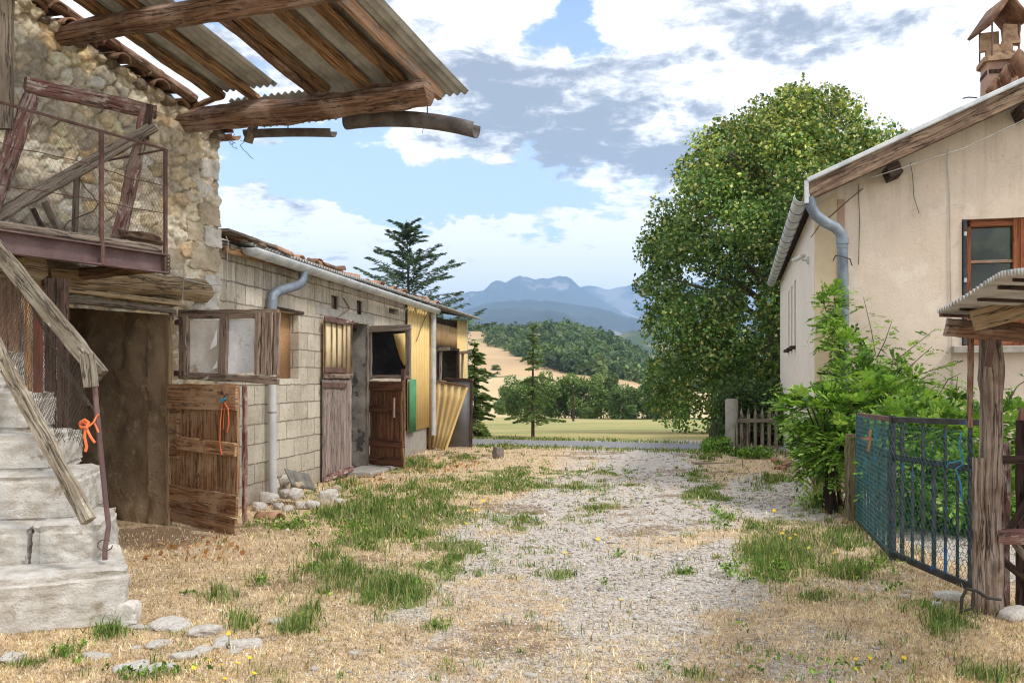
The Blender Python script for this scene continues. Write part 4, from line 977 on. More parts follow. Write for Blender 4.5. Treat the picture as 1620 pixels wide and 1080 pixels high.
rail(sd1, M, .0, .14, 1.0, .7, W_DOOR, -.030, name='side_stile', rough=.008)
mb = MB(); mb.M = M; mb.beam((L + .03, .03, .12), (L + .03, .03, 1.34), .045, .035, up=(0, 1, 0), rough=.004); mb.build('edge_strip', W_RED, sd1)
mb = MB(); mb.M = M; mb.tube([(L - .16, -.06, 1.22), (L - .17, -.08, 1.0), (L - .19, -.07, .82), (L - .17, -.065, .72)], .006, 5); mb.tube([(L - .15, -.06, 1.20), (L - .06, -.08, 1.14), (L - .05, -.08, 1.0), (L - .08, -.08, .93)], .006, 5)
mb.tube([(L - .17, -.05, .95), (L - .13, -.07, 1.1), (L - .1, -.07, 1.2)], .004, 5); mb.build('orange_string', ORANGE, sd1)
mb = MB(); mb.M = M; mb.tube([(L - .19, -.06, 1.22), (L - .15, -.08, 1.20), (L - .11, -.07, 1.23)], .012, 5); mb.build('blue_string', BLUETW, sd1)
mb = MB(); mb.M = M; mb.tube([(L - .18, -.055, 1.27), (L - .14, -.08, 1.31), (L - .11, -.08, 1.26), (L - .14, -.06, 1.23)], .007, 5); mb.build('iron_ring', RUST, sd1)

h2 = P(284, 545, 8.82); h2.z = 0; f2_ = P(440, 545, 8.36); f2_.z = 0
sh1 = thing('shutter', h2 + Vector((0, 0, 1.4)), 'wide wooden frame shutter with torn white plastic panels above the brown door', 'shutter')
M, L = leaf_frame(h2, f2_)
zt, zb = 2.06, 1.41
rail(sh1, M, 0, L, zt - .035, .085, W_SHUT, 0, .04, 'top_rail', z2=zt - .06); rail(sh1, M, 0, L, zb + .03, .07, W_SHUT, 0, .04, 'bottom_rail', z2=zb - .02)
for x, wd, nm in ((.035, .06, 'stile'), (.10, .055, 'inner_stile'), (.545, .085, 'middle_stile'), (L - .22, .05, 'inner_stile'), (L - .12, .12, 'stile'), (L - .02, .045, 'stile')):
    mb = MB(); mb.M = M; mb.beam((x, -.02 if 'inner' in nm or 'middle' in nm else .0, zb + .03), (x + (.015 if x > .5 else 0), -.02 if 'inner' in nm or 'middle' in nm else .0, zt - .05), wd, .045, up=(0, 1, 0), rough=.004); mb.build(nm, W_SHUT, sh1)
def pan(x0, x1, mat, s):
    mb = MB(); mb.M = M
    def fn(a, b): x = x0 + (x1 - x0) * a; z = zb + .05 + (zt - zb - .15) * b; return (x, .012 * noise.noise(Vector((x * 5 + s, z * 5, 0))) + .006, z)
    mb.grid(fn, 16, 16); mb.build('plastic_sheet', mat, sh1)
pan(.10, .54, PLASTIC, 1); pan(.55, L - .12, PLASTIC2, 5)
mb = MB(); mb.M = M
for (x, z, w1, h1) in ((.12, 1.86, .05, -.22), (.50, 1.88, -.07, -.2), (.505, 1.58, -.05, -.09), (.10, 1.45, .08, -.05), (.40, 1.44, -.07, -.05)):
    mb = MB(); mb.M = M; mb.quad((x, -.05, z), (x + w1 * .3, -.075, z + h1 * .5), (x + w1, -.07, z + h1), (x + w1 * .1, -.045, z + h1 * .8)); mb.build('torn_strip', LAMPW, sh1)
mb = MB(); mb.M = M; mb.beam((-.06, .02, 1.95), (.06, -.03, 1.95), .06, .05); mb.build('hinge', RUST, sh1)
mb = MB(); mb.M = M; mb.beam((-.06, .02, 1.46), (.06, -.03, 1.46), .06, .05); mb.build('hinge', RUST, sh1)
# pale cable on the wall above the shutter
mb = MB(); mb.tube([bw(.62, 2.16, .18), bw(.60, 2.36, .18), bw(.30, 2.33, .17), bw(.03, 2.36, .12), bw(-.02, 2.42, .10), bw(-.03, 2.8, .12), bw(-.02, 2.86, .10)], .0055, 5); mb.build('wall_cable', CABLE, barn)

# ============================================================ stone staircase
st = thing('stone_staircase', Vector((-2.8, 5.6, 0)), 'rough white limestone steps rising at the lower left corner', 'staircase')
def step(c0, c1, z0, z1, depth, seed, nm='step', mat=STEPSTONE, bulge=.035):
    """long block; c0 = right end front bottom, c1 = left end front bottom (ground plan)"""
    c0, c1 = Vector((c0[0], c0[1], 0)), Vector((c1[0], c1[1], 0)); ax = (c1 - c0); L = ax.length; ax.normalize(); bk = Vector((ax.y, -ax.x, 0))
    if bk.y < 0: bk = -bk
    bm = bmesh.new(); bmesh.ops.create_cube(bm, size=1); bmesh.ops.subdivide_edges(bm, edges=bm.edges[:], cuts=30, use_grid_fill=True)
    o = Vector((seed * 3.3, seed, 0)); Hh = z1 - z0
    for v in bm.verts:
        q = v.co * 2; ex = 1 - abs(q.x); ey = 1 - abs(q.y); ez = 1 - abs(q.z); r = .14
        p = Vector((q.x, q.y, q.z))
        P0 = c0 + ax * (L * (p.x + 1) / 2) + bk * (depth * (p.y + 1) / 2); P0.z = z0 + Hh * (p.z + 1) / 2
        # round the arrises
        ins = Vector((0, 0, 0)); dx = min(1, ex * L / 2 / .06); dz = min(1, ez * Hh / 2 / .05); dy = min(1, ey * depth / 2 / .06)
        nrm = (ax * (q.x * (1 - dx) * 1.0) + bk * (q.y * (1 - dy)) + Vector((0, 0, q.z * (1 - dz))))
        k = sum(1 for c in (dx, dy, dz) if c < 1)
        if k >= 2: P0 -= nrm.normalized() * .014 * (k - 1)
        nn = nrm.normalized() if nrm.length > 0 else Vector((0, 0, 1))
        e = noise.noise(P0 * 3.1 + o) * bulge * .5 + noise.noise(P0 * 8 + o) * bulge * .4 + noise.noise(P0 * 19 + o) * bulge * .28 + noise.noise(P0 * 41 + o) * bulge * .22
        if abs(q.z) > .999 and q.z > 0: e *= .35
        v.co = P0 + nn * e - st.location
    me = bpy.data.meshes.new(nm); bm.to_mesh(me); bm.free(); me.shade_smooth(); me.set_sharp_from_angle(angle=R(50)); me.materials.append(mat)
    ob = link(bpy.data.objects.new(nm, me)); ob.parent = st
def rowx(x, Z): return ((x - CX) / F * Z, Z)
step(rowx(207, 5.30), (-3.35, 4.72), -.06, .315, .80, 1)
step(rowx(163, 5.50), rowx(44, 5.38), .24, .545, .8, 2); step(rowx(46.5, 5.37), (-3.9, 5.22), .24, .54, .8, 3)
step(rowx(120, 5.66), (-3.9, 5.42), .50, .815, .8, 4)
step(rowx(78, 5.82), (-4.1, 5.62), .79, 1.055, .8, 5)
step(rowx(45, 5.98), (-4.2, 5.8), 1.03, 1.32, .8, 6)
step((-3.45, 6.25), (-4.5, 6.1), 1.30, 1.60, .8, 7); step((-3.75, 6.4), (-4.6, 6.3), 1.58, 1.88, .8, 8)
me = stone_mesh('wedge_stone', (.13, .12, .13), 31, 3, .15, .6); me.materials.append(ROCK); o = link(bpy.data.objects.new('wedge_stone', me)); o.location = P(203, 968, 5.33) ; attach(o, st)
me = stone_mesh('wedge_stone', (.10, .10, .15), 32, 3, .15, .6); me.materials.append(ROCK); o = link(bpy.data.objects.new('wedge_stone', me)); o.location = P(178, 880, 5.7) ; attach(o, st)
# handrail boards, iron post, netting
mb = MB(); mb.beam(P(160, 594, 5.45), P(-70, 316, 5.75), .06, .095, rough=.007, cham=.12, up=(.3, 0, 1)); mb.build('handrail', W_RAIL, st)
mb = MB(); mb.beam(P(141, 824, 5.12), P(-60, 448, 5.4), .055, .075, rough=.006, cham=.12, up=(.3, 0, 1)); mb.build('lower_rail', W_RAIL, st)
mb = MB(); mb.beam(P(138, 560, 5.36), P(144, 612, 5.36), .075, .05, up=(0, 1, 0), rough=.003); mb.build('rail_bracket', W_RAIL, st)
mb = MB(); mb.tube([P(150, 612, 5.42), P(158, 700, 5.42), P(168, 800, 5.42), P(172, 832, 5.42), P(166, 868, 5.4), P(166, 885, 5.4)], .016, 8); mb.build('iron_post', STEEL_P, st)
mb = MB(); mb.tube([P(166 + 12 * math.cos(a), 862 + 9 * math.sin(a), 5.36) for a in [k * .6 for k in range(10)]], .004, 5); mb.build('wire_ring', RUST, st)
mb = MB(); mb.beam(P(43, 470, 6.2), P(46, 690, 6.2), .035, .04, up=(0, 1, 0), rough=.004); mb.build('wooden_stake', W_RAFT, st)
mb = MB(); mb.beam(P(60, 480, 6.3), P(60, 690, 6.3), .055, .03, up=(0, 1, 0), rough=.004); mb.build('red_stake', plain('red_paint', (.16, .035, .025), (.11, .03, .02), .7), st)
for x in (8, 24, 80, 100): 
    mb = MB(); mb.beam(P(x, 440, 6.55), P(x, 720, 6.55), .075, .03, up=(0, 1, 0), rough=.004); mb.build('partition_board', W_DARK if x > 30 else W_BEAM, st)
mb = MB()
def net(u, v):                                        # hangs from the handrail down behind the steps
    a = u / 1.2; b = v / 1.1
    top = P(-20 + 165 * a, 392 + 208 * a, 5.66 - .16 * a); bot = P(10 + 138 * a, 600 + 128 * min(1, a * 1.25), 6.05 - .55 * a)
    dn = bot - top; p = top + dn.normalized() * (1.1 - v); return p + Vector((.02 * noise.noise(Vector((u * 4, v * 4, 0))), .07 * noise.noise(Vector((u * 3, v * 2, 5))), .02 * noise.noise(Vector((u * 5, v * 5, 9)))))
def nh(u, v):
    a = u / 1.2; top = P(-20 + 165 * a, 392 + 208 * a, 5.66 - .16 * a); bot = P(10 + 138 * a, 600 + 128 * min(1, a * 1.25), 6.05 - .55 * a)
    q = net(u, v); qx, qy = CX + F * q.x / q.y, HY - F * (q.z - EYE) / q.y
    if (qx < 50 and qy > 612) or (qx < 84 and qy > 680) or qy > 712 or (qx < 126 and qy > 700): return True
    if 1.1 - v > (bot - top).length + .04 * math.sin(u * 9): return True
    return (math.hypot((u - .84) * 1.0, (v - .48) * .8) < .05) or (math.hypot(u - .96, (v - .33) * .8) < .06) or (math.hypot(u - .70, (v - .2) * .7) < .055)
mb.hexnet(net, 1.2, 1.1, .034, .0021, nh); mb.build('netting', plain('tan_netting', (.10, .072, .05), (.07, .05, .035), .9), st)
mb = MB(); mb.tube([P(0, 396, 5.6), P(60, 500, 5.65), P(105, 590, 5.6), P(140, 640, 5.5)], .008, 5); mb.tube([P(42, 470, 5.7), P(90, 560, 5.65), P(150, 650, 5.45)], .006, 5); mb.build('rope', W_GREY, st)
mb = MB(); c = P(132, 672, 5.35)
def kn(pts, r): mb.tube([P(x, y, z) for x, y, z in pts], r, 6)
kn([(128, 668, 5.35), (134, 664, 5.33), (140, 668, 5.35), (137, 676, 5.33), (129, 676, 5.34), (127, 670, 5.36), (133, 667, 5.33), (139, 673, 5.36)], .011)
kn([(135, 678, 5.34), (134, 692, 5.33), (137, 706, 5.33), (135, 714, 5.33)], .009); kn([(137, 678, 5.34), (144, 692, 5.32), (150, 700, 5.32)], .008); kn([(138, 676, 5.34), (148, 668, 5.38), (152, 660, 5.4), (156, 655, 5.4)], .006); kn([(150, 670, 5.4), (156, 684, 5.38)], .006)
tw = mb.build('orange_twine', ORANGE); tag(tw, 'knotted bright orange twine hanging in the stair netting', 'twine')

# ============================================================ the block shed
s_ = Vector((.1607, 1, 0)).normalized(); ns = Vector((s_.y, -s_.x, 0))
def sw(Z, z, o=0.0): return Vector((-4.573 + .1607 * Z, Z, z)) + ns * o
def wall_open(pf, L0, L1, z0, z1, ops, th, uvx=lambda L: L):
    """one wall with real openings; pf(L, z, depth)"""
    mb = MB(); Ls = sorted({L0, L1, *[q for o in ops for q in (o[0], o[1])]}); Zs_ = sorted({z0, z1, *[q for o in ops for q in (o[2], o[3])]})
    def isop(a, b): return any(o[0] <= a < o[1] and o[2] <= b < o[3] for o in ops)
    for i in range(len(Ls) - 1):
        for j in range(len(Zs_) - 1):
            a0, a1, b0, b1 = Ls[i], Ls[i+1], Zs_[j], Zs_[j+1]
            if isop((a0 + a1) / 2, (b0 + b1) / 2): continue
            uv = [(uvx(a0), b0), (uvx(a1), b0), (uvx(a1), b1), (uvx(a0), b1)]
            mb.quad(pf(a0, b0, 0), pf(a1, b0, 0), pf(a1, b1, 0), pf(a0, b1, 0), uv)
            mb.quad(pf(a1, b0, -th), pf(a0, b0, -th), pf(a0, b1, -th), pf(a1, b1, -th), uv)
    for (a0, a1, b0, b1) in ops:
        for (p, q, r, s2) in (((a0, b0), (a0, b1), 0, 0), ((a1, b1), (a1, b0), 0, 0), ((a0, b1), (a1, b1), 0, 0), ((a1, b0), (a0, b0), 0, 0)):
            if p[1] == q[1] == z0: continue
            mb.quad(pf(*p, 0), pf(*q, 0), pf(*q, -th), pf(*p, -th), [(uvx(p[0]), p[1]), (uvx(q[0]), q[1]), (uvx(q[0]) + th, q[1]), (uvx(p[0]) + th, p[1])])
    return mb
shed = thing('block_shed', sw(9.6, 0), 'long low cinder block shed with zinc gutter and yellow clad far end', 'shed')
ops = [(10.84, 11.62, 1.41, 2.23), (13.42, 14.42, 0.0, 2.26), (12.33, 13.40, 0.0, 0.0), (12.78, 13.06, 2.37, 2.58), (13.85, 14.12, 2.37, 2.60), (15.5, 16.1, 2.52, 2.62)]
ops = [o for o in ops if o[3] > o[2]]
mb = wall_open(sw, 9.35, 16.5, -.05, 2.78, ops, .22); mb.build('block_wall', BLOCKS, shed, smooth=False)
mb = wall_open(lambda L, z, d: sw(L, z, d), 16.5, 18.0, -.05, .48, [], .22); mb.build('concrete_base', CONC, shed, smooth=False)
# hidden sides
mb = MB()
q = [sw(9.4, 0, -.25), sw(9.4, 0, -4), sw(21.6, 0, -4), sw(21.6, 0, -.02)]
for a, b, za, zb in ((q[0], q[1], 2.75, 3.4), (q[1], q[2], 3.4, 3.4), (q[2], q[3], 3.4, 2.75)): mb.quad(a, b, b + Vector((0, 0, zb)), a + Vector((0, 0, za)))
mb.build('back_wall', BLOCKS, shed, smooth=False)
mb = MB()   # partitions painted black in place of the shade inside the openings
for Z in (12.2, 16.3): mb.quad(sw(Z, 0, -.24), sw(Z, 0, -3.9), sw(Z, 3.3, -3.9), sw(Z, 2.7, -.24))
mb.quad(sw(9.5, .0, -2.2), sw(21.5, .0, -2.2), sw(21.5, 3.0, -2.2), sw(9.5, 3.0, -2.2)); mb.build('shade_partition', BLACK, shed, smooth=False)
# corrugated roof sheets
def shroof(Z0, Z1, zz, name, o0=.16, o1=-3.9, lift=0, mat=FIBRO, lam=.09, amp=.016):
    mb = MB(); n = int((Z1 - Z0) / lam * 8)
    def fn(a, b): Z = Z0 + (Z1 - Z0) * a; o = o0 + (o1 - o0) * b; return sw(Z, zz + .17 * (o0 - o) + amp * math.cos(2 * math.pi * Z / lam) + lift, o)
    mb.grid(fn, n, 6); return mb.build(name, mat, shed, solid=.006, ang=60)
shroof(9.95, 13.4, 2.87, 'corrugated_roof'); shroof(13.3, 18.1, 2.885, 'corrugated_roof'); shroof(17.9, 21.9, 2.83, 'corrugated_roof', .34)
mb = MB(); mb.beam(sw(9.4, 2.80, .03), sw(18, 2.80, .03), .05, .06, rough=.004); mb.build('wall_plate', W_GREY, shed)
mb = MB(); mb.beam(sw(9.45, 2.74, .10), sw(12.1, 2.77, .10), .03, .07, rough=.006); mb.build('eave_board', W_RAFT, shed)
for Z in np.arange(9.6, 18, .62):
    mb = MB(); mb.beam(sw(Z, 2.79, -.2), sw(Z, 2.77, .10), .05, .06, rough=.003); mb.build('rafter_end', W_GREY, shed)
# gutter and its brackets
gutter(sw(9.78, 2.80, .20), sw(18.05, 2.765, .20), .078, ZINC, 'gutter', shed, seg=24, a0=-5, a1=185)
mb = MB(); e0 = sw(9.78, 2.80, .20); mb.v = []; ring = [e0 + ns * math.cos(math.pi + a) * .078 + Vector((0, 0, math.sin(math.pi + a) * .078)) for a in [k * math.pi / 10 for k in range(11)]]
idx = [mb.pt(p) for p in ring]; mb.face(idx); mb.build('gutter_end', ZINC, shed, solid=.006)
for Z in np.arange(10.3, 18, .62):
    mb = MB(); mb.tube([sw(Z, 2.80, .20) + ns * math.cos(math.pi + a) * .083 + Vector((0, 0, math.sin(math.pi + a) * .083)) for a in [k * math.pi / 10 for k in range(11)]], .006, 5); mb.build('gutter_bracket', ZINC, shed)
# downpipe
mb = MB(); pz = 10.62
mb.tube([sw(11.28, 2.74, .20), sw(11.28, 2.64, .20), sw(11.24, 2.58, .19), sw(11.14, 2.535, .17), sw(10.86, 2.46, .12), sw(10.76, 2.43, .10), sw(pz + .02, 2.37, .09), sw(pz, 2.28, .09), sw(pz, 2.2, .09)], .058, 12); dp = mb.build('downpipe_elbow', ZINC_DK, shed)
mb = MB(); mb.tube([sw(pz, 2.32, .09), sw(pz, 2.25, .09)], .057, 12); mb.build('pipe_collar', ZINC_DK, shed)
mb = MB(); mb.tube([sw(pz, 2.22, .09), sw(pz, .08, .10)], .047, 14); mb.build('downpipe', PVC, shed)
for z in (1.02,):
    mb = MB(); mb.tube([sw(pz, z, .09) + Vector((math.cos(a) * .052, math.sin(a) * .052, 0)) for a in [k * math.pi / 6 for k in range(13)]], .005, 5); mb.build('pipe_clamp', RUST, shed)
# boarded window
mb = MB(); mb.box((0, 0, 0), (1, 1, 1)); mb = MB(); mb.quad(sw(10.84, 1.41, -.12), sw(11.62, 1.41, -.12), sw(11.62, 2.23, -.12), sw(10.84, 2.23, -.12)); mb.build('chipboard_panel', OSB, shed, solid=.02)
mb = MB(); mb.beam(sw(10.7, 2.25, .01), sw(11.75, 2.25, .01), .03, .035, rough=.003); mb.build('window_lintel', W_DARK, shed)
# vents: dark frames
for Z0, Z1, z0, z1 in ((12.78, 13.06, 2.37, 2.58), (13.85, 14.12, 2.37, 2.60)):
    mb = MB()
    for a, b in (((Z0, z0), (Z1, z0)), ((Z1, z0), (Z1, z1)), ((Z1, z1), (Z0, z1)), ((Z0, z1), (Z0, z0))): mb.beam(sw(*a, -.04), sw(*b, -.04), .03, .03, up=ns)
    mb.build('vent_frame', W_DARK, shed)
mb = MB(); mb.beam(sw(13.1, 2.56, .06), sw(13.25, 2.42, .10), .02, .02); mb.beam(sw(13.25, 2.42, .10), sw(12.75, 2.25, .10), .02, .02); mb.build('bent_bracket', W_GREY, shed)
# concrete lintel, stained jamb of the open doorway
mb = MB(); mb.beam(sw(12.2, 2.33, -.10), sw(14.7, 2.33, -.10), .21, .12, rough=.003, cham=.04); mb.build('door_lintel', CONC, shed)
mb = MB(); mb.beam(sw(14.37, 0, -.14), sw(14.37, 2.27, -.14), .10, .32, up=ns, rough=.010, cham=.12); mb.build('door_jamb', CONC_DK, shed)
mb = MB(); mb.beam(sw(14.34, 0, .0), sw(14.34, 2.25, .0), .045, .035, up=ns, rough=.004); mb.build('door_post', W_GREY, shed)
mb = MB(); mb.beam(sw(13.40, 0, -.02), sw(13.40, 2.26, -.02), .06, .06, up=ns, rough=.004); mb.build('door_post', W_DARK, shed)
mb = MB(); mb.box((0,0,0),(.01,.01,.01)); mb = MB(); mb.beam(sw(13.3, .02, .15), sw(14.7, .03, .2), .5, .06, rough=.012, cham=.2); mb.build('threshold', CONC, shed)
# closed left leaves: cream upper, silvery lower
M, L = leaf_frame(sw(12.33, 0, .05), sw(13.45, 0, .05)); M2 = M
dl = thing('closed_stable_door', sw(12.33, 0, .05), 'silvery grey weathered plank door beside the dark shed doorway', 'door')
planks(dl, M, L, .03, 1.40, .10, W_DRIFT, seed=8, rough=.006, jag=.02, jit=.35)
mb = MB(); mb.M = M; mb.beam((-.06, -.03, 1.33), (.85, -.03, 1.31), .012, .07, rough=.002); mb.build('hinge_strap', RUST, dl)
mb = MB(); mb.M = M; mb.beam((-.02, -.03, .07), (L, -.03, .09), .02, .09, rough=.006); mb.build('bottom_rail', W_RED, dl)
ul = thing('closed_upper_shutter', sw(12.33, 1.45, .05), 'small cream shutter with brown slats above the silvery plank door', 'shutter')
mb = MB(); mb.M = M; mb.quad((.03, 0, 1.47), (L - .04, 0, 1.47), (L - .04, 0, 2.22), (.03, 0, 2.22)); mb.build('cream_panel', YFAB, ul, solid=.015)
for x in (.03, .27, .50, .72, .90, L - .03):
    mb = MB(); mb.M = M; mb.beam((x, -.02, 1.43), (x + random.uniform(-.02, .02), -.02, 2.24), .04 if x in (.03,) else .02, .02, up=(0, 1, 0), rough=.002); mb.build('slat', W_RAFT, ul)
rail(ul, M, 0, L, 2.235, .05, W_RED, -.025, .03, 'top_rail'); rail(ul, M, 0, L, 1.45, .07, W_SHUT, -.02, .03, 'bottom_rail')
mb = MB(); mb.M = M; mb.beam((-.06, -.045, 2.21), (.8, -.045, 2.21), .012, .06, rough=.002); mb.build('hinge_strap', RUST, ul)
mb = MB(); mb.M = M; mb.beam((-.06, -.045, 1.53), (.8, -.045, 1.53), .012, .07, rough=.002); mb.build('hinge_strap', RUST, ul)
# open leaves on the right of the doorway
hg = sw(14.42, 0, .03); fr2 = Vector(((640 - CX) / F * 13.9, 13.9, 0))
M, L = leaf_frame(hg, fr2)
dd = thing('open_stable_door', hg, 'dark brown plank door hanging open right of the dark shed doorway', 'door')
planks(dd, M, L, .10, 1.38, .19, W_DARKDOOR, seed=12, rough=.006, jag=.05)
rail(dd, M, 0, L, 1.30, .14, W_DARKDOOR, -.03, name='top_rail'); rail(dd, M, 0, L - .05, .95, .11, W_DARKDOOR, -.03, name='middle_rail', z2=.92); rail(dd, M, 0, L, .42, .10, W_DARKDOOR, -.03, name='lower_rail'); rail(dd, M, 0, L, .14, .14, W_DARKDOOR, -.02, name='bottom_rail', rough=.012)
mb = MB(); mb.M = M; mb.beam((L - .01, -.01, .05), (L - .03, -.01, 1.38), .05, .05, up=(0, 1, 0), rough=.01, bow=.02); mb.build('edge_stile', W_RAFT, dd)
mb = MB(); mb.M = M; mb.beam((L - .17, -.06, .82), (L - .17, -.06, 1.12), .03, .03, up=(0, 1, 0)); mb.build('door_handle', W_LIGHT, dd)
fr3 = Vector(((651 - CX) / F * 14.0, 14.0, 0)); M, L = leaf_frame(hg, fr3)
ou = thing('open_upper_shutter', hg + Vector((0, 0, 1.42)), 'upper shutter covered with black tarpaulin and a yellow patch', 'shutter')
mb = MB(); mb.M = M
mb.grid(lambda a, b: (.03 + (L - .08) * a, .02 * noise.noise(Vector((a * 4, b * 4, 2))), 1.46 + .72 * b), 16, 16); mb.build('tarpaulin', TARP, ou)
mb = MB(); mb.M = M; mb.face([mb.pt(q) for q in ((L * .60, -.03, 2.10), (L * .91, -.03, 2.11), (L * .92, -.03, 1.66), (L * .85, -.03, 1.61), (L * .76, -.03, 1.72), (L * .66, -.03, 1.93))]); mb.build('yellow_patch', YELLOW, ou, solid=.006)
rail(ou, M, 0, L, 2.19, .10, W_GREY, -.02, .035, 'top_rail'); rail(ou, M, 0, L, 1.44, .05, W_SHUT, -.02, .035, 'bottom_rail')
for x, wd in ((.02, .04), (L - .05, .09)):
    mb = MB(); mb.M = M; mb.beam((x, -.015, 1.40), (x, -.015, 2.23), wd, .04, up=(0, 1, 0), rough=.004); mb.build('stile', W_GREY, ou)
mb = MB(); mb.M = M; mb.beam((L - .12, -.05, 1.30), (L - .12, -.05, 1.56), .07, .03, up=(0, 1, 0), rough=.004); mb.build('latch', RUST, ou)
# yellow cladding, green strip, second downpipe
def clad(Z0, Z1, z0, z1, off, mat, name, parent=shed, lam=.19, amp=.014, sq=2.5):
    mb = MB(); n = int((Z1 - Z0) / lam * 10)
    def fn(a, b):
        Z = Z0 + (Z1 - Z0) * a; c = math.cos(2 * math.pi * Z / lam); c = max(-1, min(1, c * sq)); return sw(Z, z0 + (z1 - z0) * b, off + amp * c)
    mb.grid(fn, n, 2); return mb.build(name, mat, parent, solid=.004, ang=25)
clad(16.5, 18.15, .46, 2.74, .03, YELLOW, 'yellow_cladding')
clad(16.5, 17.0, .44, 1.40, .065, GREENP, 'green_panel')
mb = MB(); mb.tube([sw(18.08, 2.70, .12), sw(18.08, .30, .12)], .055, 12); mb.build('downpipe', ZINC, shed)
mb = MB(); mb.tube([sw(17.7, 2.66, .08), sw(17.2, 2.35, .10), sw(16.9, 2.1, .10)], .008, 4); mb.build('slack_wire', CABLE_D, shed)
clad(18.15, 20.6, 2.08, 2.55, .02, TANCLAD, 'tan_cladding', lam=.26); clad(20.6, 21.6, -.05, 2.75, .03, YELLOW, 'yellow_cladding', lam=.26)
clad(18.15, 18.5, -.05, 2.08, .02, TANCLAD, 'tan_cladding'); clad(18.5, 20.6, -.05, 1.36, .0, TANCLAD, 'tan_cladding', lam=.26)
mb = MB(); mb.beam(sw(18.1, 2.62, -.05), sw(20.8, 2.62, -.05), .06, .14, rough=.01); mb.build('dark_fascia', W_DARK, shed)
mb = MB(); mb.beam(sw(21.62, 0, .02), sw(21.62, 2.78, .02), .07, .07, up=ns); mb.build('corner_trim', ZINC, shed)
for a, b in (((18.5, 2.06), (20.6, 2.06)), ((18.52, 1.35), (18.52, 2.08)), ((20.58, 1.35), (20.58, 2.08))):
    mb = MB(); mb.beam(sw(*a, .05), sw(*b, .05), .07, .06, up=ns if a[0] == b[0] else (0, 0, 1), rough=.006); mb.build('window_frame', W_DARK, shed)
for Z, o1 in ((18.7, .30), (20.75, .32)):
    mb = MB(); mb.beam(sw(Z, 1.35, .10), sw(Z + .02, 2.02, .12), .06, .05, up=ns, rough=.006); mb.beam(sw(Z, 2.0, .0), sw(Z, 2.02, o1), .07, .07, rough=.008); mb.beam(sw(Z, 1.36, 0), sw(Z + .1, 1.34, o1 - .1), .06, .06, rough=.006); mb.build('window_arm', W_GREY, shed)
mb = MB(); mb.tube([sw(19.6, .0, -.55), sw(19.6, 2.5, -.55)], .30, 20); tk = mb.build('grey_tank', TANK); tag(tk, 'tall grey cylindrical tank standing inside the far shed opening', 'tank')
# leaning panels
yp = thing('cladding_offcut', P(690, 708, 18.4), 'slanting corrugated yellow sheet propped against the shed end', 'corrugated sheet')
mb = MB(); cs = [P(674, 602, 18.7), P(739, 613, 18.0), P(705, 712, 18.0), P(675, 705, 18.3)]
def ypf(a, b):
    p = cs[3].lerp(cs[2], a).lerp(cs[0].lerp(cs[1], a), b); k = 2 * math.pi * a * 6; return p + Vector((-.2, -.02, 0)) * 0 + Vector((.1, -1, 0)).normalized() * .022 * max(-1, min(1, math.cos(k) * 2.5))
mb.grid(ypf, 60, 4); mb.build('sheet', YPALE, yp, solid=.005, ang=25)
mb = MB(); mb.beam(cs[1], cs[2], .04, .05, up=(0, 1, 0)); mb.build('edge_strip', YELLOW, yp)
mb = MB(); mb.beam(cs[0] + Vector((0, 0, .03)), cs[1] + Vector((0, 0, .03)), .05, .03); mb.build('top_strip', W_RAFT, yp)
gp = thing('grey_door', P(730, 706, 18.9), 'grey sheet metal door standing open at the far shed corner', 'door')
mb = MB(); mb.quad(P(703, 706, 19.0), P(744, 707, 18.7), P(746, 601, 18.7), P(703, 598, 19.0)); mb.build('door_sheet', GREYP, gp, solid=.03)
for a, b in (((703, 599), (746, 601)), ((746, 601), (745, 707))):
    mb = MB(); mb.beam(P(*a, 18.7 if a[0] > 740 else 18.95), P(*b, 18.68), .06, .05, up=(0, 1, 0), rough=.003); mb.build('frame_edge', W_DARK, gp)
# tiles on the shed roof
def tile_obj(p, rot, mat, r=.085, L=.42):
    mb = MB(); mb.M = Matrix.Translation(p) @ rot
    mb.grid(lambda a, b: ((a - .5) * L, math.cos(math.pi * b) * (r + .015 * a), math.sin(math.pi * b) * (r + .01 * a)), 4, 9); return mb
from mathutils import Euler
pile = random.Random(5)
k = 0
for Z in np.arange(13.1, 20.2, .15):
    hmax = 1 if Z < 16 else 1
    for j in range(hmax + (pile.random() < .45)):
        o = -.35 - pile.uniform(0, .5); p = sw(Z + pile.uniform(-.08, .08), 2.925 + .17 * (-o) + .05 * j + pile.uniform(0, .02) + (.06 if 13 < Z < 14.2 else 0), o)
        mb = tile_obj(p, Euler((pile.uniform(-.25, .25), pile.uniform(-.1, .25), math.atan2(ns.y, ns.x) + pile.uniform(-.9, .9) + (math.pi / 2 if pile.random() < .4 else 0))).to_matrix().to_4x4(), TERRA, .058, .30)
        o2 = mb.build('loose_roof_tile', TERRA if pile.random() < .7 else TERRA_DK, None, solid=.014); tag(o2, 'broken clay roof tile heaped along the shed roof', 'roof tile', 'loose clay tiles heaped on the shed roof', 'thing')
for Z, o, rz_ in ((9.75, .02, 1.2), (10.1, .10, 1.5), (10.45, .02, 1.3), (10.8, .12, 1.45), (11.25, .05, 1.55)):
    mb = tile_obj(sw(Z, 2.885, o), Euler((.05, .12, math.atan2(ns.y, ns.x) + rz_)).to_matrix().to_4x4(), TERRA, .055, L=.34)
    o2 = mb.build('eave_tile', TERRA_DK if Z < 10.4 else TERRA, shed, solid=.014)
mb = MB(); mb.beam(sw(9.4, 2.93, .05), sw(10.6, 2.92, .05), .25, .03, rough=.01); mb.build('eave_plank', W_GREY, shed)
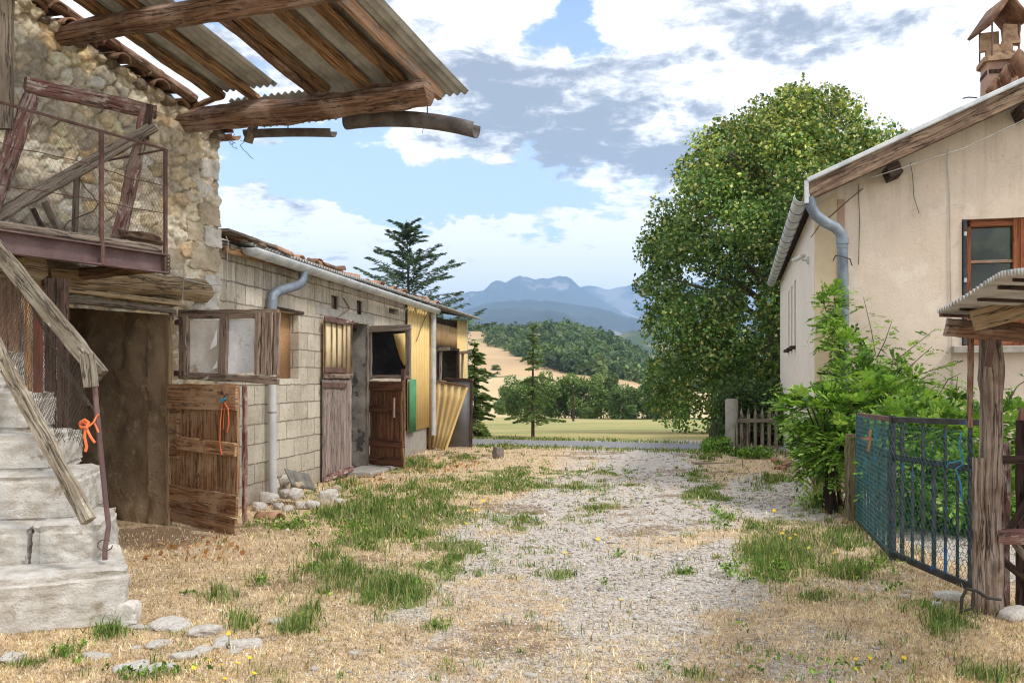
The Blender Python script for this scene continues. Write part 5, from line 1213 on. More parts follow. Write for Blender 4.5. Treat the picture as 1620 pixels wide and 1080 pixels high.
#@@HOUSE
# ============================================================ the beige house
h_ = Vector((.239, .971, 0)).normalized(); e_ = Vector((h_.y, -h_.x, 0))       # along the side, along the front to the right
HC = Vector((3.74, 11.3, 0))
def hf(a, z, o=0.0): return HC + e_ * a + Vector((0, 0, z)) + Vector((-h_.x, -h_.y, 0)) * o   # front face, o towards the camera
def hs(b, z, o=0.0): return HC + h_ * b + Vector((0, 0, z)) - e_ * o
house = thing('house', HC, 'beige rendered house with zinc edged roof and chimney at the right', 'house')
EZ = 3.62; SL = .435; HL = 9.6; HWd = 8.6
def rz_at(a): return EZ + SL * (min(a, HWd - a) + .17)
WA0, WA1, WZ0, WZ1 = 1.66, 2.95, 1.79, 3.30
mb = MB()
Ls = [0, .35, WA0, WA1, 4.3, 6.4, HWd]
for i in range(len(Ls) - 1):
    a0, a1 = Ls[i], Ls[i+1]
    if a0 == .35: pass
    for z0, z1 in ((-.1, WZ0), (WZ0, WZ1)):
        if a0 == WA0 and z0 == WZ0: continue
        mb.quad(hf(a0, z0), hf(a1, z0), hf(a1, z1), hf(a0, z1))
    mb.quad(hf(a0, WZ1), hf(a1, WZ1), hf(a1, rz_at(a1) - .02), hf(a0, rz_at(a0) - .02))
th = .2
mb.quad(hf(WA0, WZ0), hf(WA0, WZ1), hf(WA0, WZ1, -th), hf(WA0, WZ0, -th)); mb.quad(hf(WA1, WZ1), hf(WA1, WZ0), hf(WA1, WZ0, -th), hf(WA1, WZ1, -th))
mb.quad(hf(WA0, WZ1), hf(WA1, WZ1), hf(WA1, WZ1, -th), hf(WA0, WZ1, -th)); mb.quad(hf(WA1, WZ0), hf(WA0, WZ0), hf(WA0, WZ0, -th), hf(WA1, WZ0, -th))
mb.build('front_wall', STUCCO, house, smooth=False)
# side wall with three slit windows
sl = [(3.9 + .95 * k, 4.3 + .95 * k, 1.95, 3.05) for k in range(3)]
mb = wall_open(lambda L, z, d: hs(L, z, d), 0.02, HL, -.1, 3.60, sl, .22); mb.build('side_wall', STUCCO_L, house, smooth=False)
for a0, a1, z0, z1 in sl:
    mb = MB(); mb.quad(hs(a0, z0, -.10), hs(a1, z0, -.10), hs(a1, z1, -.10), hs(a0, z1, -.10)); wn = mb.build('slit_window', GLASS, house, solid=.01)
    mb = MB(); mb.beam(hs(a0, z0 - .02, .02), hs(a1, z0 - .02, .02), .14, .05); mb.build('slit_sill', W_DARK, house)
mb = MB(); mb.quad(hs(HL, -.1), hs(HL, 3.6), hs(HL, 3.6) + e_ * HWd, hs(HL, -.1) + e_ * HWd); mb.quad(hf(HWd, -.1), hf(HWd, 3.6), hs(HL, 3.6) + e_ * HWd, hs(HL, -.1) + e_ * HWd); mb.build('back_wall', STUCCO_L, house, smooth=False)
mb = MB(); mb.box((0,0,0),(0.01,0.01,0.01)); mb = MB()
mb.quad(hf(-.004, -.1, .004), hf(.26, -.1, .004), hf(.26, 3.69, .004), hf(-.004, 3.55, .004)); mb.quad(hs(-.004, -.1, .004), hs(-.004, 3.55, .004), hs(.1, 3.55, .004), hs(.1, -.1, .004)); mb.build('corner_strip', STUCCO_Y, house, smooth=False)
mb = MB(); mb.quad(hf(.26, .6, .012), hf(.34, .6, .012), hf(.34, 3.6, .012), hf(.26, 3.6, .012)); mb.build('bare_render_strip', STUCCO_P, house, smooth=False, solid=.01)
mb = MB(); mb.beam(hf(.2, -.1, .03), hf(.2, .52, .03), .5, .12, up=h_, rough=.006, cham=.05); mb.build('base_plinth', STUCCO_P, house)
mb = MB(); mb.tube([hs(.02, 1.05, .012), hs(5, 1.05, .012), hs(HL, 1.05, .012)], .006, 4); mb.build('base_line', STUCCO_P, house)
# roof
FO = .42                                              # overhang to the front
def rp(a, b, dz=0): return HC + e_ * a + h_ * b + Vector((0, 0, EZ + SL * (min(a, HWd - a) + .17) + dz))
mb = MB()
def rfn(s0, s1):
    def fn(x, y): a = s0 + (s1 - s0) * x; b = -FO + (HL + FO + .3) * y; return rp(a, b, .10 + .012 * math.cos(b * 2 * math.pi / .21))
    return fn
mb.grid(rfn(-.10, HWd / 2), 12, 380); mb.grid(rfn(HWd / 2, HWd + .3), 12, 380); mb.build('roof', TERRA, house, solid=.03, ang=60)
# rake: zinc edge, stained board, soffit
def rb(a, b, dz, dn=0): return rp(a, b, dz)
mb = MB(); mb.beam(rp(-.12, -FO, .125), rp(HWd / 2, -FO, .125), .09, .055, cham=.2); mb.build('zinc_edge', ZINC, house)
mb = MB(); mb.beam(rp(-.12, -FO + .01, -.005), rp(HWd / 2, -FO + .01, -.005), .05, .20, rough=.005, seg=80); mb.build('rake_board', W_RAKE, house)
mb = MB(); mb.quad(rp(-.1, -FO, -.06), rp(HWd/2, -FO, -.06), rp(HWd/2, .05, -.06), rp(-.1, .05, -.06)); mb.quad(rp(-.12, -FO, -.05), rp(-.12, HL, -.05), rp(.02, HL, -.05), rp(.02, -FO, -.05)); mb.build('soffit', W_DARK, house, smooth=False)
c_ = rp(-.135, -FO - .005, 0); mb = MB(); mb.beam(c_ + Vector((0, 0, -.14)), c_ + Vector((0, 0, .13)), .05, .06, up=tuple(h_)); mb.build('zinc_corner', ZINC, house)
for a in (.86, 2.28):
    mb = MB(); mb.beam(rp(a, -FO + .06, -.20), rp(a, .1, -.20), .15, .15, rough=.003, cham=.05, up=(-SL, 0, 1)); mb.build('purlin_end', W_DARK, house)
# gutter, downpipe
gutter(rp(-.185, -FO - .02, -.02), rp(-.185, HL + .2, -.02), .085, ZINC, 'gutter', house, seg=20, a0=-8, a1=188)
for k in range(16):
    mb = MB(); c = rp(-.185, -FO + .2 + k * .62, -.02); mb.tube([c + e_ * math.cos(math.pi + a) * .092 + Vector((0, 0, math.sin(math.pi + a) * .092)) for a in [q * math.pi / 10 for q in range(11)]], .007, 5); mb.build('gutter_bracket', ZINC_DK, house)
mb = MB(); mb.tube([P(1281, 312, 10.95), P(1283, 326, 10.95), P(1290, 340, 10.95), P(1306, 352, 10.95), P(1322, 360, 10.95), P(1331, 370, 10.95), P(1333, 382, 10.95), P(1333, 392, 10.95)], .064, 14); mb.build('downpipe_elbow', ZINC_DK, house)
mb = MB(); mb.tube([P(1333, 376, 10.95), P(1333, 386, 10.95)], .074, 14); mb.build('pipe_collar', ZINC_DK, house)
mb = MB(); mb.tube([P(1333, 386, 10.95), P(1335, 470, 10.98), P(1335, 640, 10.98)], .060, 14); mb.build('downpipe', ZINC_DK, house)
mb = MB(); mb.tube([P(1318, 412, 11.0), P(1322, 404, 10.8), P(1333, 406, 10.75), P(1345, 410, 10.9), P(1348, 420, 10.95)], .007, 5); mb.build('pipe_clamp', CABLE_D, house)
# window
fo = -.08
def win_beam(a0, z0, a1, z1, w1, h1, o, nm, mat=W_WINDOW): mb = MB(); mb.beam(hf(a0, z0, o), hf(a1, z1, o), w1, h1, up=(0, 0, 1) if abs(z0 - z1) < .01 else tuple(h_), cham=.15); return mb.build(nm, mat, house)
mb = MB(); mb.quad(hf(WA0, WZ0, fo - .03), hf(WA1, WZ0, fo - .03), hf(WA1, WZ1, fo - .03), hf(WA0, WZ1, fo - .03)); mb.build('window_pane', GLASS, house)
win_beam(WA0 + .05, WZ1 - .045, WA1, WZ1 - .045, .06, .09, fo, 'window_frame'); win_beam(WA0 + .05, WZ0 + .06, WA1, WZ0 + .06, .06, .12, fo, 'window_frame')
win_beam(WA0 + .085, WZ0, WA0 + .085, WZ1, .055, .06, fo, 'window_frame')
mc = (WA0 + .05 + WA1) / 2 - .02; win_beam(mc, WZ0, mc, WZ1, .17, .07, fo + .01, 'window_mullion'); win_beam(mc + .005, WZ0, mc + .005, WZ1, .03, .02, fo + .05, 'window_cover_strip')
win_beam(WA0 + .1, 2.80, mc - .08, 2.80, .03, .035, fo, 'glazing_bar', W_LIGHT); win_beam(mc + .08, 2.80, WA1, 2.80, .03, .035, fo, 'glazing_bar', W_LIGHT)
win_beam(WA1 - .03, WZ0, WA1 - .03, WZ1, .06, .06, fo, 'window_frame')
win_beam(WA0 + .03, WZ0 + .02, WA0 + .03, WZ1 - .01, .045, .05, .0, 'shutter_edge', IRON_BLK)
for z in (2.0, 2.55, 3.1): win_beam(WA0 + .03, z, WA0 + .03, z + .05, .03, .03, .03, 'shutter_catch', ZINC)
mb = MB(); mb.beam(hf(WA0 - .12, WZ0 - .04, .05), hf(WA1 + .1, WZ0 - .04, .05), .26, .085, rough=.004, cham=.1); mb.build('window_sill', SILL, house)
# cables
def cab(pts, r=.006, mat=CABLE): mb = MB(); mb.tube([hf(a, z, o) for a, z, o in pts], r, 4); mb.build('wall_cable', mat, house)
cab([(1.50, 4.15, .02), (1.49, 4.0, .03), (1.52, 3.6, .015), (1.53, 2.6, .015), (1.55, 1.6, .015), (1.55, .9, .02)], .006)
cab([(1.08, 4.0, .05), (1.11, 3.85, .03), (1.12, 3.6, .04), (1.16, 3.45, .05), (1.18, 3.38, .05)], .005, CABLE_D)
cab([(.55, 3.72, .03), (.40, 3.60, .02), (.2, 3.42, .02), (.05, 3.3, .02), (-.05, 3.15, .02)], .006, WIRE); cab([(.50, 3.78, .03), (.5, 3.6, .03), (.51, 3.35, .03), (.5, 2.8, .02)], .005, WIRE)
cab([(.6, 4.0 - .22, .35), (1.6, 4.05, .42), (2.4, 4.42, .40)], .006)
# outside lamp on the side wall
lm = thing('security_lamp', hs(.9, 3.05, .1), 'small white floodlight on the pale side wall under the gutter', 'lamp')
mb = MB(); mb.beam(hs(1.05, 3.0, 0), hs(1.05, 3.0, .09), .025, .025); mb.tube([hs(1.05, 3.0, .0), hs(1.05, 3.0, .03)], .05, 10); mb.build('bracket', LAMPW, lm)
mb = MB(); mb.beam(hs(1.0, 3.05, .08), hs(1.06, 3.0, .20), .11, .04, cham=.3); mb.build('lamp_head', LAMPW, lm)
mb = MB(); mb.tube([hs(1.05, 3.05, .07), hs(1.05, 3.08, .07)], .03, 10); mb.build('sensor', LAMPW, lm)
# chimney
def CHp(x, y, z=12.3): return P(x, y, z)
cx0, cxz = 6.64, 12.5
mb = MB(); mb.beam((cx0, cxz, 4.4), (cx0, cxz, 5.72), .38, .38, up=h_, rough=.006, cham=.04); ch = mb.build('chimney', STUCCO_P, house)
mb = MB(); mb.beam((cx0, cxz, 5.68), (cx0, cxz, 5.74), .48, .48, up=h_, rough=.004, cham=.1); mb.build('chimney_slab', BRICKC, ch)
mb = MB(); mb.beam((cx0, cxz, 5.52), (cx0, cxz, 5.57), .40, .40, up=h_, cham=.1); mb.build('chimney_band', W_DARK, ch)
mb = MB(); mb.beam((cx0, cxz, 5.74), (cx0, cxz, 5.82), .34, .34, up=h_, rough=.006); mb.beam((cx0, cxz, 5.83), (cx0, cxz, 5.92), .30, .30, up=h_, rough=.006); mb.build('chimney_top', BRICKC, ch)
mb = MB(); mb.beam((cx0 + .09, cxz - .12, 5.92), (cx0 + .12, cxz - .1, 6.18), .22, .08, up=h_, rough=.02); mb.beam((cx0 - .08, cxz + .1, 5.90), (cx0 - .08, cxz + .1, 6.16), .24, .06, up=h_, rough=.01); mb.build('chimney_brick', BRICKC, ch)
for dx, dy in ((-.18, -.17), (.18, -.17), (-.17, .18), (.18, .18)):
    mb = MB(); mb.tube([(cx0 + dx, cxz + dy, 5.74), (cx0 + dx, cxz + dy, 6.22)], .012, 5); mb.build('cowl_rod', RUST, ch)
mb = MB()
mb.quad((cx0 - .27, cxz - .3, 6.13), (cx0 - .27, cxz + .3, 6.13), (cx0 - .0, cxz + .3, 6.52), (cx0 - .0, cxz - .3, 6.52)); mb.quad((cx0, cxz - .3, 6.52), (cx0, cxz + .3, 6.52), (cx0 + .27, cxz + .3, 6.20), (cx0 + .27, cxz - .3, 6.20)); mb.build('cowl_tile', TERRA_DK, ch, solid=.04)
mb = MB()
pp = [P(1560, 145, 12.1), P(1575, 125, 12.1), P(1580, 122, 12.1), P(1592, 102, 12.1), P(1596, 100, 12.1), P(1612, 77, 12.1)]
for i in range(5):
    a, b = pp[i], pp[i+1]; mb.quad(a, b, b + Vector((.55, .5, -.06)), a + Vector((.55, .5, -.30)))
mb.build('flashing_tile', TERRA_DK, ch, solid=.03)
mb = MB(); mb.tube([P(1523, 156, 10.7), P(1532, 154, 10.7), P(1546, 155, 10.7)], .008, 4); mb.build('bent_wire', CABLE_D, house)

# ============================================================ gate, post, open shelter at the right
g0, g1, g2 = Vector((3.337, 8.83, 0)), Vector((2.956, 7.12, 0)), Vector((3.06, 5.95, 0))
gate = thing('metal_gate', g1, 'black iron gate with blue paint traces covered in green wire mesh', 'gate')
def gbar(a, za, b, zb, w1, h1, mat, nm, par=gate, up=(0, 0, 1)): mb = MB(); mb.beam(Vector((a.x, a.y, za)), Vector((b.x, b.y, zb)), w1, h1, up=up, cham=.12, rough=.0015, seg=6); return mb.build(nm, mat, par)
for p, q, nb in ((g0, g1, 9), (g1, g2, 8)):
    gbar(p, 1.06 if p is g0 else 1.09, q, 1.09 if p is g0 else 1.12, .028, .04, IRON_BLK if p is g1 else RUST, 'top_bar'); gbar(p, .80, q, .82 if p is g0 else .81, .022, .045, IRON_BLK, 'middle_bar'); gbar(p, .05, q, .03 if p is g0 else .02, .03, .05, IRON_BLK, 'bottom_bar')
    for k in range(1, nb):
        c = p.lerp(q, k / nb); blue = (k in (2, 5))
        gbar(c, .05, c, 1.08 if k % 2 else .82, .030 if k % 3 == 1 else .020, .012, IRON_BLUE if blue else IRON_BLK, 'upright_bar', up=(q - p).normalized())
gbar(g1, .0, g1, 1.12, .045, .045, IRON_BLK, 'corner_post', up=(1, 0, 0)); gbar(g0, .0, g0, 1.08, .035, .035, IRON_BLK, 'end_post', up=(1, 0, 0)); gbar(g2, 0, g2, 1.14, .035, .035, IRON_BLK, 'end_post', up=(1, 0, 0))
for p, q, m2 in ((g0, g1, NETBLUE), (g1, g2, NETBLUE)):
    mb = MB(); L = (q - p).length; d = (q - p) / L; nn = Vector((-abs(d.y), d.x * (1 if d.y < 0 else -1), 0)).normalized()
    def gn(u, v, p=p, d=d, nn=nn): return p + d * min(u, 9) + nn * (.030 + .010 * noise.noise(Vector((u * 3, v * 3, 1)))) + Vector((0, 0, .05 + v * 1.0))
    mb.hexnet(gn, L, 1.03, .054, .0018); mb.build('wire_mesh', m2, gate)
mb = MB(); c = g2.lerp(g1, .14) + Vector((-.05, 0, 0))
mb.tube([c + Vector((0, 0, 1.05)), c + Vector((-.01, 0, .95)), c + Vector((.02, 0, .84)), c + Vector((-.02, .03, .80)), c + Vector((0, 0, .7)), c + Vector((.01, 0, .58))], .006, 5); mb.tube([c + Vector((0, 0, .86)), c + Vector((-.03, .12, .83)), c + Vector((-.02, .16, .80))], .005, 5); mb.build('blue_string', BLUETW, gate)
mb = MB(); c = g0.lerp(g1, .55) + Vector((-.06, 0, .9)); mb.beam(c + Vector((0, 0, -.12)), c + Vector((.02, 0, .07)), .03, .02, rough=.004); mb.beam(c + Vector((-.06, 0, 0)), c + Vector((.05, 0, -.02)), .02, .02); mb.build('stick', W_RAFT, gate)
# low timber post where the gate begins
mb = MB(); b = P(1349, 822, 9.1); b.z = 0; mb.beam(b + Vector((0, 0, -.05)), b + Vector((0, 0, .86)), .13, .12, up=(0, 1, 0), rough=.012)
o = mb.build('timber_post', wood('greenish_post', (.17, .14, .07), (.30, .26, .16), (.22, .20, .11))); tag(o, 'short greenish square timber post at the far end of the mesh gate', 'post')

shel = thing('open_shelter', Vector((2.83, 5.49, 0)), 'rustic open shelter of rough timber under curved corrugated roofing at the right', 'shelter')
pb = Vector((2.85, 5.49, 0))
mb = MB(); mb.beam(pb + Vector((.012, 0, -.05)), pb + Vector((.022, .0, 1.72)), .105, .13, up=(0, 1, 0), rough=.016, cham=.18, nsc=4, seg=50); mb.build('main_post', W_POST, shel)
mb = MB(); mb.beam(pb + Vector((-.060, -.01, -.02)), pb + Vector((-.056, .0, .93)), .042, .09, up=(0, 1, 0), rough=.010, cham=.2, seg=40); mb.build('post_splint', W_POST, shel)
mb = MB(); mb.beam(P(1534, 676, 5.5), P(1536, 535, 5.5), .028, .03, up=(0, 1, 0), rough=.003); mb.build('thin_slat', W_BEAM, shel)
mb = MB(); mb.beam(P(1496, 517, 5.45), P(1690, 534, 5.25), .13, .105, rnd=False, rough=.016, cham=.42, seg=40); mb.build('cross_log', W_BEAM, shel)
mb = MB(); mb.beam(P(1538, 507, 5.2), P(1680, 472, 5.05), .06, .12, rough=.006, cham=.15); mb.build('upper_beam', W_LINTEL, shel)
mb = MB(); mb.beam(P(1544, 505, 5.3), P(1552, 470, 5.3), .08, .05, up=(0, 1, 0), rough=.005); mb.build('packing_block', W_RAFT, shel)
mb = MB(); mb.beam(P(1571, 532, 5.36), P(1563, 580, 5.36), .035, .02, up=(0, 1, 0)); mb.build('iron_strap', RUST, shel)
mb = MB(); mb.tube([P(1520, 970, 5.35), P(1522, 945, 5.32), P(1530, 930, 5.32), P(1545, 934, 5.33), P(1562, 945, 5.33), P(1583, 948, 5.35)], .010, 6); mb.tube([P(1540, 935, 5.33), P(1538, 962, 5.33), P(1524, 966, 5.33)], .009, 6); mb.build('black_strap', CABLE_D, shel)
mb = MB()
A_ = [P(1483, 493, 5.6), P(1503, 483, 5.25), P(1530, 467, 4.75), P(1560, 447, 4.25), P(1582, 434, 3.85), P(1608, 430, 3.55), P(1640, 428, 3.25)]
def spl(a):
    x = a * (len(A_) - 1); i = min(int(x), len(A_) - 2); return A_[i].lerp(A_[i + 1], x - i)
def shf(a, b):
    p = spl(a) + Vector((1.7 * b, .35 * b, -.02 * b + .011 * math.cos(a * 2 * math.pi * 31))); return p
mb.grid(shf, 248, 6); mb.build('corrugated_roof', FIBRO, shel, solid=.007, ang=60)
mb = MB(); mb.beam(A_[0] + Vector((.02, 0, -.02)), A_[0] + Vector((1.7, .35, -.04)), .03, .022, rough=.002); mb.build('roof_edge_batten', W_RED, shel)
for k in (1, 2, 3, 4):
    mb = MB(); q = A_[k] + Vector((.06, 0, -.022)); mb.beam(q, q + Vector((1.6, .35, -.03)), .022, .016); mb.build('roof_lath', W_DARK, shel)
# fence of sticks beside the shelter
fen = thing('stick_fence', P(1600, 960, 5.6), 'rough dark stick fence right of the big timber post', 'fence')
def fbm_(x0, y0, x1, y1, Z, w1, h1, mat, nm, up=(0, 1, 0), r=.006): mb = MB(); mb.beam(P(x0, y0, Z), P(x1, y1, Z), w1, h1, up=up, rough=r, cham=.25); return mb.build(nm, mat, fen)
fbm_(1591, 962, 1591, 700, 5.75, .05, .03, W_RED, 'picket'); fbm_(1615, 962, 1614, 665, 5.65, .055, .03, W_DARK, 'picket'); fbm_(1636, 962, 1636, 690, 5.65, .055, .03, W_DARK, 'picket')
fbm_(1615, 668, 1618, 645, 5.65, .035, .02, W_RED, 'picket_tip')
fbm_(1580, 727, 1700, 728, 5.55, .07, .05, W_DARK, 'fence_rail', (0, 0, 1)); fbm_(1576, 848, 1700, 850, 5.45, .075, .09, W_RED, 'fence_rail', (0, 0, 1))
fbm_(1595, 840, 1640, 770, 5.6, .04, .04, W_DARK, 'diagonal_stick'); fbm_(1580, 880, 1650, 700 + 240, 5.6, .04, .04, W_DARK, 'diagonal_stick'); fbm_(1572, 905, 1586, 962, 5.6, .05, .04, W_DARK, 'diagonal_stick'); fbm_(1592, 842, 1640, 905, 5.6, .035, .035, W_GREY, 'diagonal_stick')

# small picket gate and round concrete post by the house's far corner
pg = thing('picket_gate', P(1200, 712, 17.6), 'small grey pointed picket gate between concrete post and house', 'gate')
for k in range(6):
    x = 1173 + k * 11; mb = MB(); b = P(x, 708, 17.6); t_2 = P(x, 655, 17.6)
    mb.beam(b, t_2, .062, .025, up=(0, 1, 0), rough=.003); mb.build('picket', W_GREY, pg)
    mb = MB(); mb.beam(t_2, t_2 + Vector((0, 0, .13)), .062, .025, up=(0, 1, 0), taper=.08); mb.build('picket_tip', W_GREY, pg)
for y in (665, 708): mb = MB(); mb.beam(P(1168, y, 17.57), P(1234, y, 17.57), .03, .075, rough=.003); mb.build('cross_rail', W_GREY, pg)
mb = MB(); mb.tube([P(1157.5, 716, 17.7), P(1157.5, 632, 17.7)], .122, 14); mb.tube([P(1157.5, 632, 17.7), P(1157.5, 630.5, 17.7)], .10, 14); o = mb.build('concrete_post', CONC); tag(o, 'stout lichen grey concrete post beside the picket gate', 'post')
# stump, plank lying on the ground, brick rubble
mb = MB(); c = P(788, 722, 16.3); c.z = gz1(c.x, c.y); mb.beam(c + Vector((0, 0, -.05)), c + Vector((.01, 0, .19)), .24, .2, rough=.03, rnd=False, cham=.4, seg=8); o = mb.build('tree_stump', STUMPM); tag(o, 'small grey sawn stump standing beside the gravel track', 'stump')
mb = MB(); mb.beam(P(1096, 733, 15.2) , P(1162, 734, 15.4), .14, .05, rough=.004); o = mb.build('grey_plank', W_GREY); tag(o, 'flat grey plank lying in the weeds before the picket gate', 'plank')
#@@PLANTS
# ============================================================ vine, hedges, grass, stones, flowers
def fronds(base, direc, n_leaf, L, size, col):
    """pinnate leaves: rachis from each base along direc, drooping, with paired leaflets"""
    n = len(base); V = []; Cc = []
    d = direc / np.linalg.norm(direc, axis=1)[:, None]; side = np.cross(d, np.array([0, 0, 1.0])) + 1e-6; side /= np.linalg.norm(side, axis=1)[:, None]
    side = side + rng.normal(size=(n, 3)) * .35; side /= np.linalg.norm(side, axis=1)[:, None]
    Ls = L * rng.uniform(.6, 1.2, n); pairs = (n_leaf - 1) // 2; P_, D_, S_ = [], [], []
    for k in range(n_leaf):
        j = k // 2; t = (j + 1.0) / (pairs + 1); sg = 1 if k % 2 == 0 else -1
        if k == n_leaf - 1: t = 1.0; sg = 0
        c = base + d * (Ls * t)[:, None]; c[:, 2] -= Ls * .38 * t ** 2
        ld = d * .55 + side * sg * .9 + np.array([0, 0, -.22]); ld = ld / np.linalg.norm(ld, axis=1)[:, None]
        P_.append(c); D_.append(ld)
    Pp = np.stack(P_, 1); Dd = np.stack(D_, 1); up = np.cross(np.repeat(side[:, None], n_leaf, 1), d[:, None]) ; up *= np.sign(up[..., 2:3] + 1e-6)
    s = np.cross(Dd, up + rng.normal(size=Dd.shape) * .25); s /= np.linalg.norm(s, axis=2)[..., None]
    sz = (size * rng.uniform(.75, 1.2, (n, n_leaf)))[..., None]
    q = np.stack([Pp, Pp + Dd * sz * .5 + s * sz * .24, Pp + Dd * sz, Pp + Dd * sz * .5 - s * sz * .24], 2)
    V = q.reshape(-1, 3); c4 = np.repeat(np.repeat(col, n_leaf, 0), 4, 0) * (1 + .08 * rng.normal(size=(n * n_leaf * 4, 1)))
    return V, np.arange(len(V)).reshape(-1, 4), np.clip(c4, .005, 1)
GB = [(.18, .34, .045), (.27, .45, .075), (.11, .22, .035), (.055, .12, .02), (.36, .52, .11)]
def leafy(name, blobs, nper, parent, L=.22, size=.065, cols=GB, p=(.3, .22, .25, .15, .08), up=.25):
    B, Dv, K = [], [], []
    for (x, y, Z, r, ry) in blobs:
        c = P(x, y, Z); n = int(nper * r * ry * 14)
        d = rng.normal(size=(n, 3)); d /= np.linalg.norm(d, axis=1)[:, None]; rr = rng.uniform(.35, 1, (n, 1)) ** .5
        B.append(np.array(c) + d * rr * np.array([r, r, ry])); d = d + np.array([0, 0, up]); Dv.append(d); K.append(np.repeat(rr, 1))
    B = np.concatenate(B); Dv = np.concatenate(Dv)
    keep = B[:, 2] > .03; keep &= ~(((B - np.array(HC)) @ np.array(h_) > -.02) & ((B - np.array(HC)) @ np.array(e_) > -.02)); B, Dv = B[keep], Dv[keep]
    col = palette(len(B), cols, list(p), .14); V, Fc, c4 = fronds(B, Dv, 9, L, size * 1.15, col); return np_mesh(name, V, Fc, LEAF, parent, c4)
vine = thing('wisteria_shrub', P(1300, 820, 9.6), 'bright green feathery wisteria sprawling over the house corner and gate', 'shrub')
blobs = [(1268,655,10.2,.18,.20),(1300,650,10.0,.34,.26),(1340,660,9.8,.36,.28),(1300,700,9.8,.26,.26),(1335,705,9.5,.28,.26),(1385,640,9.9,.36,.28),(1430,655,9.6,.30,.22),(1400,620,10.2,.26,.20),(1350,605,10.3,.28,.26),
 (1338,560,10.6,.17,.24),(1318,530,10.8,.11,.22),(1310,490,10.8,.09,.24),(1318,475,10.8,.05,.18),(1440,606,10.3,.17,.13),(1470,650,10.0,.2,.16),(1500,655,9.9,.26,.20),(1420,585,10.5,.10,.10),(1375,565,10.6,.08,.13),
 (1270,735,10.0,.07,.16),(1288,755,9.9,.08,.16),(1350,725,9.4,.16,.16),(1275,690,10.0,.12,.16),(1252,640,10.5,.09,.12),
 (1440,690,8.9,.42,.30),(1500,700,8.7,.42,.30),(1560,690,8.8,.36,.26),(1610,690,8.8,.36,.28),(1440,750,8.6,.36,.25),(1510,760,8.3,.36,.25),(1580,760,8.3,.36,.3),(1450,790,8.7,.3,.18),(1530,800,8.5,.32,.16),(1600,800,8.5,.32,.2)]
leafy('foliage', blobs, 125, vine, L=.18)
mb = MB(); rr = random.Random(2)
def shoot(pts, r=.008): mb.tube([P(*q) for q in pts], r, 5, r1=.003)
sh_l = [[(1340,560,10.7),(1325,530,10.8),(1306,490,10.85),(1300,455,10.85)], [(1330,560,10.7),(1322,500,10.85),(1318,450,10.85)], [(1350,600,10.4),(1385,560,10.8),(1378,520,10.9),(1366,470,10.95)], [(1385,570,10.7),(1400,540,10.8),(1412,505,10.9)],
        [(1380,590,10.5),(1430,560,10.6),(1480,520,10.6)], [(1400,620,10.3),(1460,590,10.3),(1510,575,10.3)], [(1420,600,10.3),(1450,570,10.4),(1475,548,10.4)], [(1470,650,9.9),(1500,600,10.1),(1520,590,10.1)], [(1250,650,10.6),(1238,620,10.7),(1234,598,10.7)],
        [(1440,640,10),(1470,620,10.2),(1488,602,10.3)], [(1290,690,9.7),(1270,730,9.7),(1290,770,9.7)], [(1310,720,9.5),(1325,760,9.4),(1345,790,9.3)], [(1590,640,8.9),(1610,610,8.9),(1640,590,8.9)], [(1500,660,9.6),(1512,625,9.7),(1515,595,9.7)]]
GST = wood('green_stem', (.10, .12, .04), (.16, .17, .06), (.12, .10, .05))
for q in sh_l: mb = MB(); shoot(q); mb.build('shoot_stem', GST, vine)
B, Dv = [], []
for q in sh_l:
    for i in range(len(q) - 1):
        a, b = P(*q[i]), P(*q[i+1]); m = max(3, int((b - a).length / .045))
        for k in range(m):
            B.append(tuple(a.lerp(b, k / m))); s = rr.choice([-1, 1]); Dv.append((s * rr.uniform(.4, 1), rr.uniform(-.8, .1), rr.uniform(-.2, .7)))
V, Fc, c4 = fronds(np.array(B), np.array(Dv), 9, .15, .05, palette(len(B), GB, [.35, .25, .2, .1, .1])); np_mesh('shoots', V, Fc, LEAF, vine, c4)
mb = MB()
for k in range(12):
    x = rr.uniform(1295, 1345); z = rr.uniform(9.4, 10.2); b = P(x, 600, z); b.z = 0; mb.tube([b, b + Vector((rr.uniform(-.1, .1), 0, .5)), b + Vector((rr.uniform(-.3, .3), rr.uniform(-.1, .1), 1.1))], rr.uniform(.012, .03), 6, r1=.008)
mb.build('stems', W_DARK, vine)
# dark hedge beyond the picket gate and weeds at its foot
DG = [(.05, .10, .03), (.08, .14, .04), (.035, .07, .02), (.11, .17, .05)]
def hedge(name, boxes, n, label, leaf=.09, cols=DG, p=(.35, .3, .25, .1)):
    L = []; 
    for (x0, x1, y0, y1, Z0, Z1, r) in boxes:
        for k in range(int(14 * max(1, (x1 - x0) / 40))):
            Z = random.uniform(Z0, Z1); q = P(random.uniform(x0, x1), random.uniform(y0, y1), Z); L.append((q.x, q.y, q.z, r, r, r))
    C, k, d = lobed_points(L, n, .3); C = C[C[:, 2] > -.3]; cc = palette(len(C), cols, list(p)); V, Fc, c4 = leaf_quads(C, leaf, None, cc)
    t = thing(name, P((boxes[0][0] + boxes[0][1]) / 2, 715, boxes[0][4]), label, 'shrub'); np_mesh('foliage', V, Fc, LEAF, t, c4)
    mb = MB()
    for (x0, x1, y0, y1, Z0, Z1, r) in boxes:
        for j in range(4): q = P(random.uniform(x0, x1), 700, (Z0 + Z1) / 2); q.z = -.3; mb.tube([q, q + Vector((random.uniform(-.2, .2), 0, .9))], .02, 5, r1=.008)
    mb.build('stems', BARK, t)
hedge('garden_hedge', [(1150, 1232, 622, 700, 19.2, 20.6, .40)], 15000, 'dark green hedge growing behind the small picket gate')
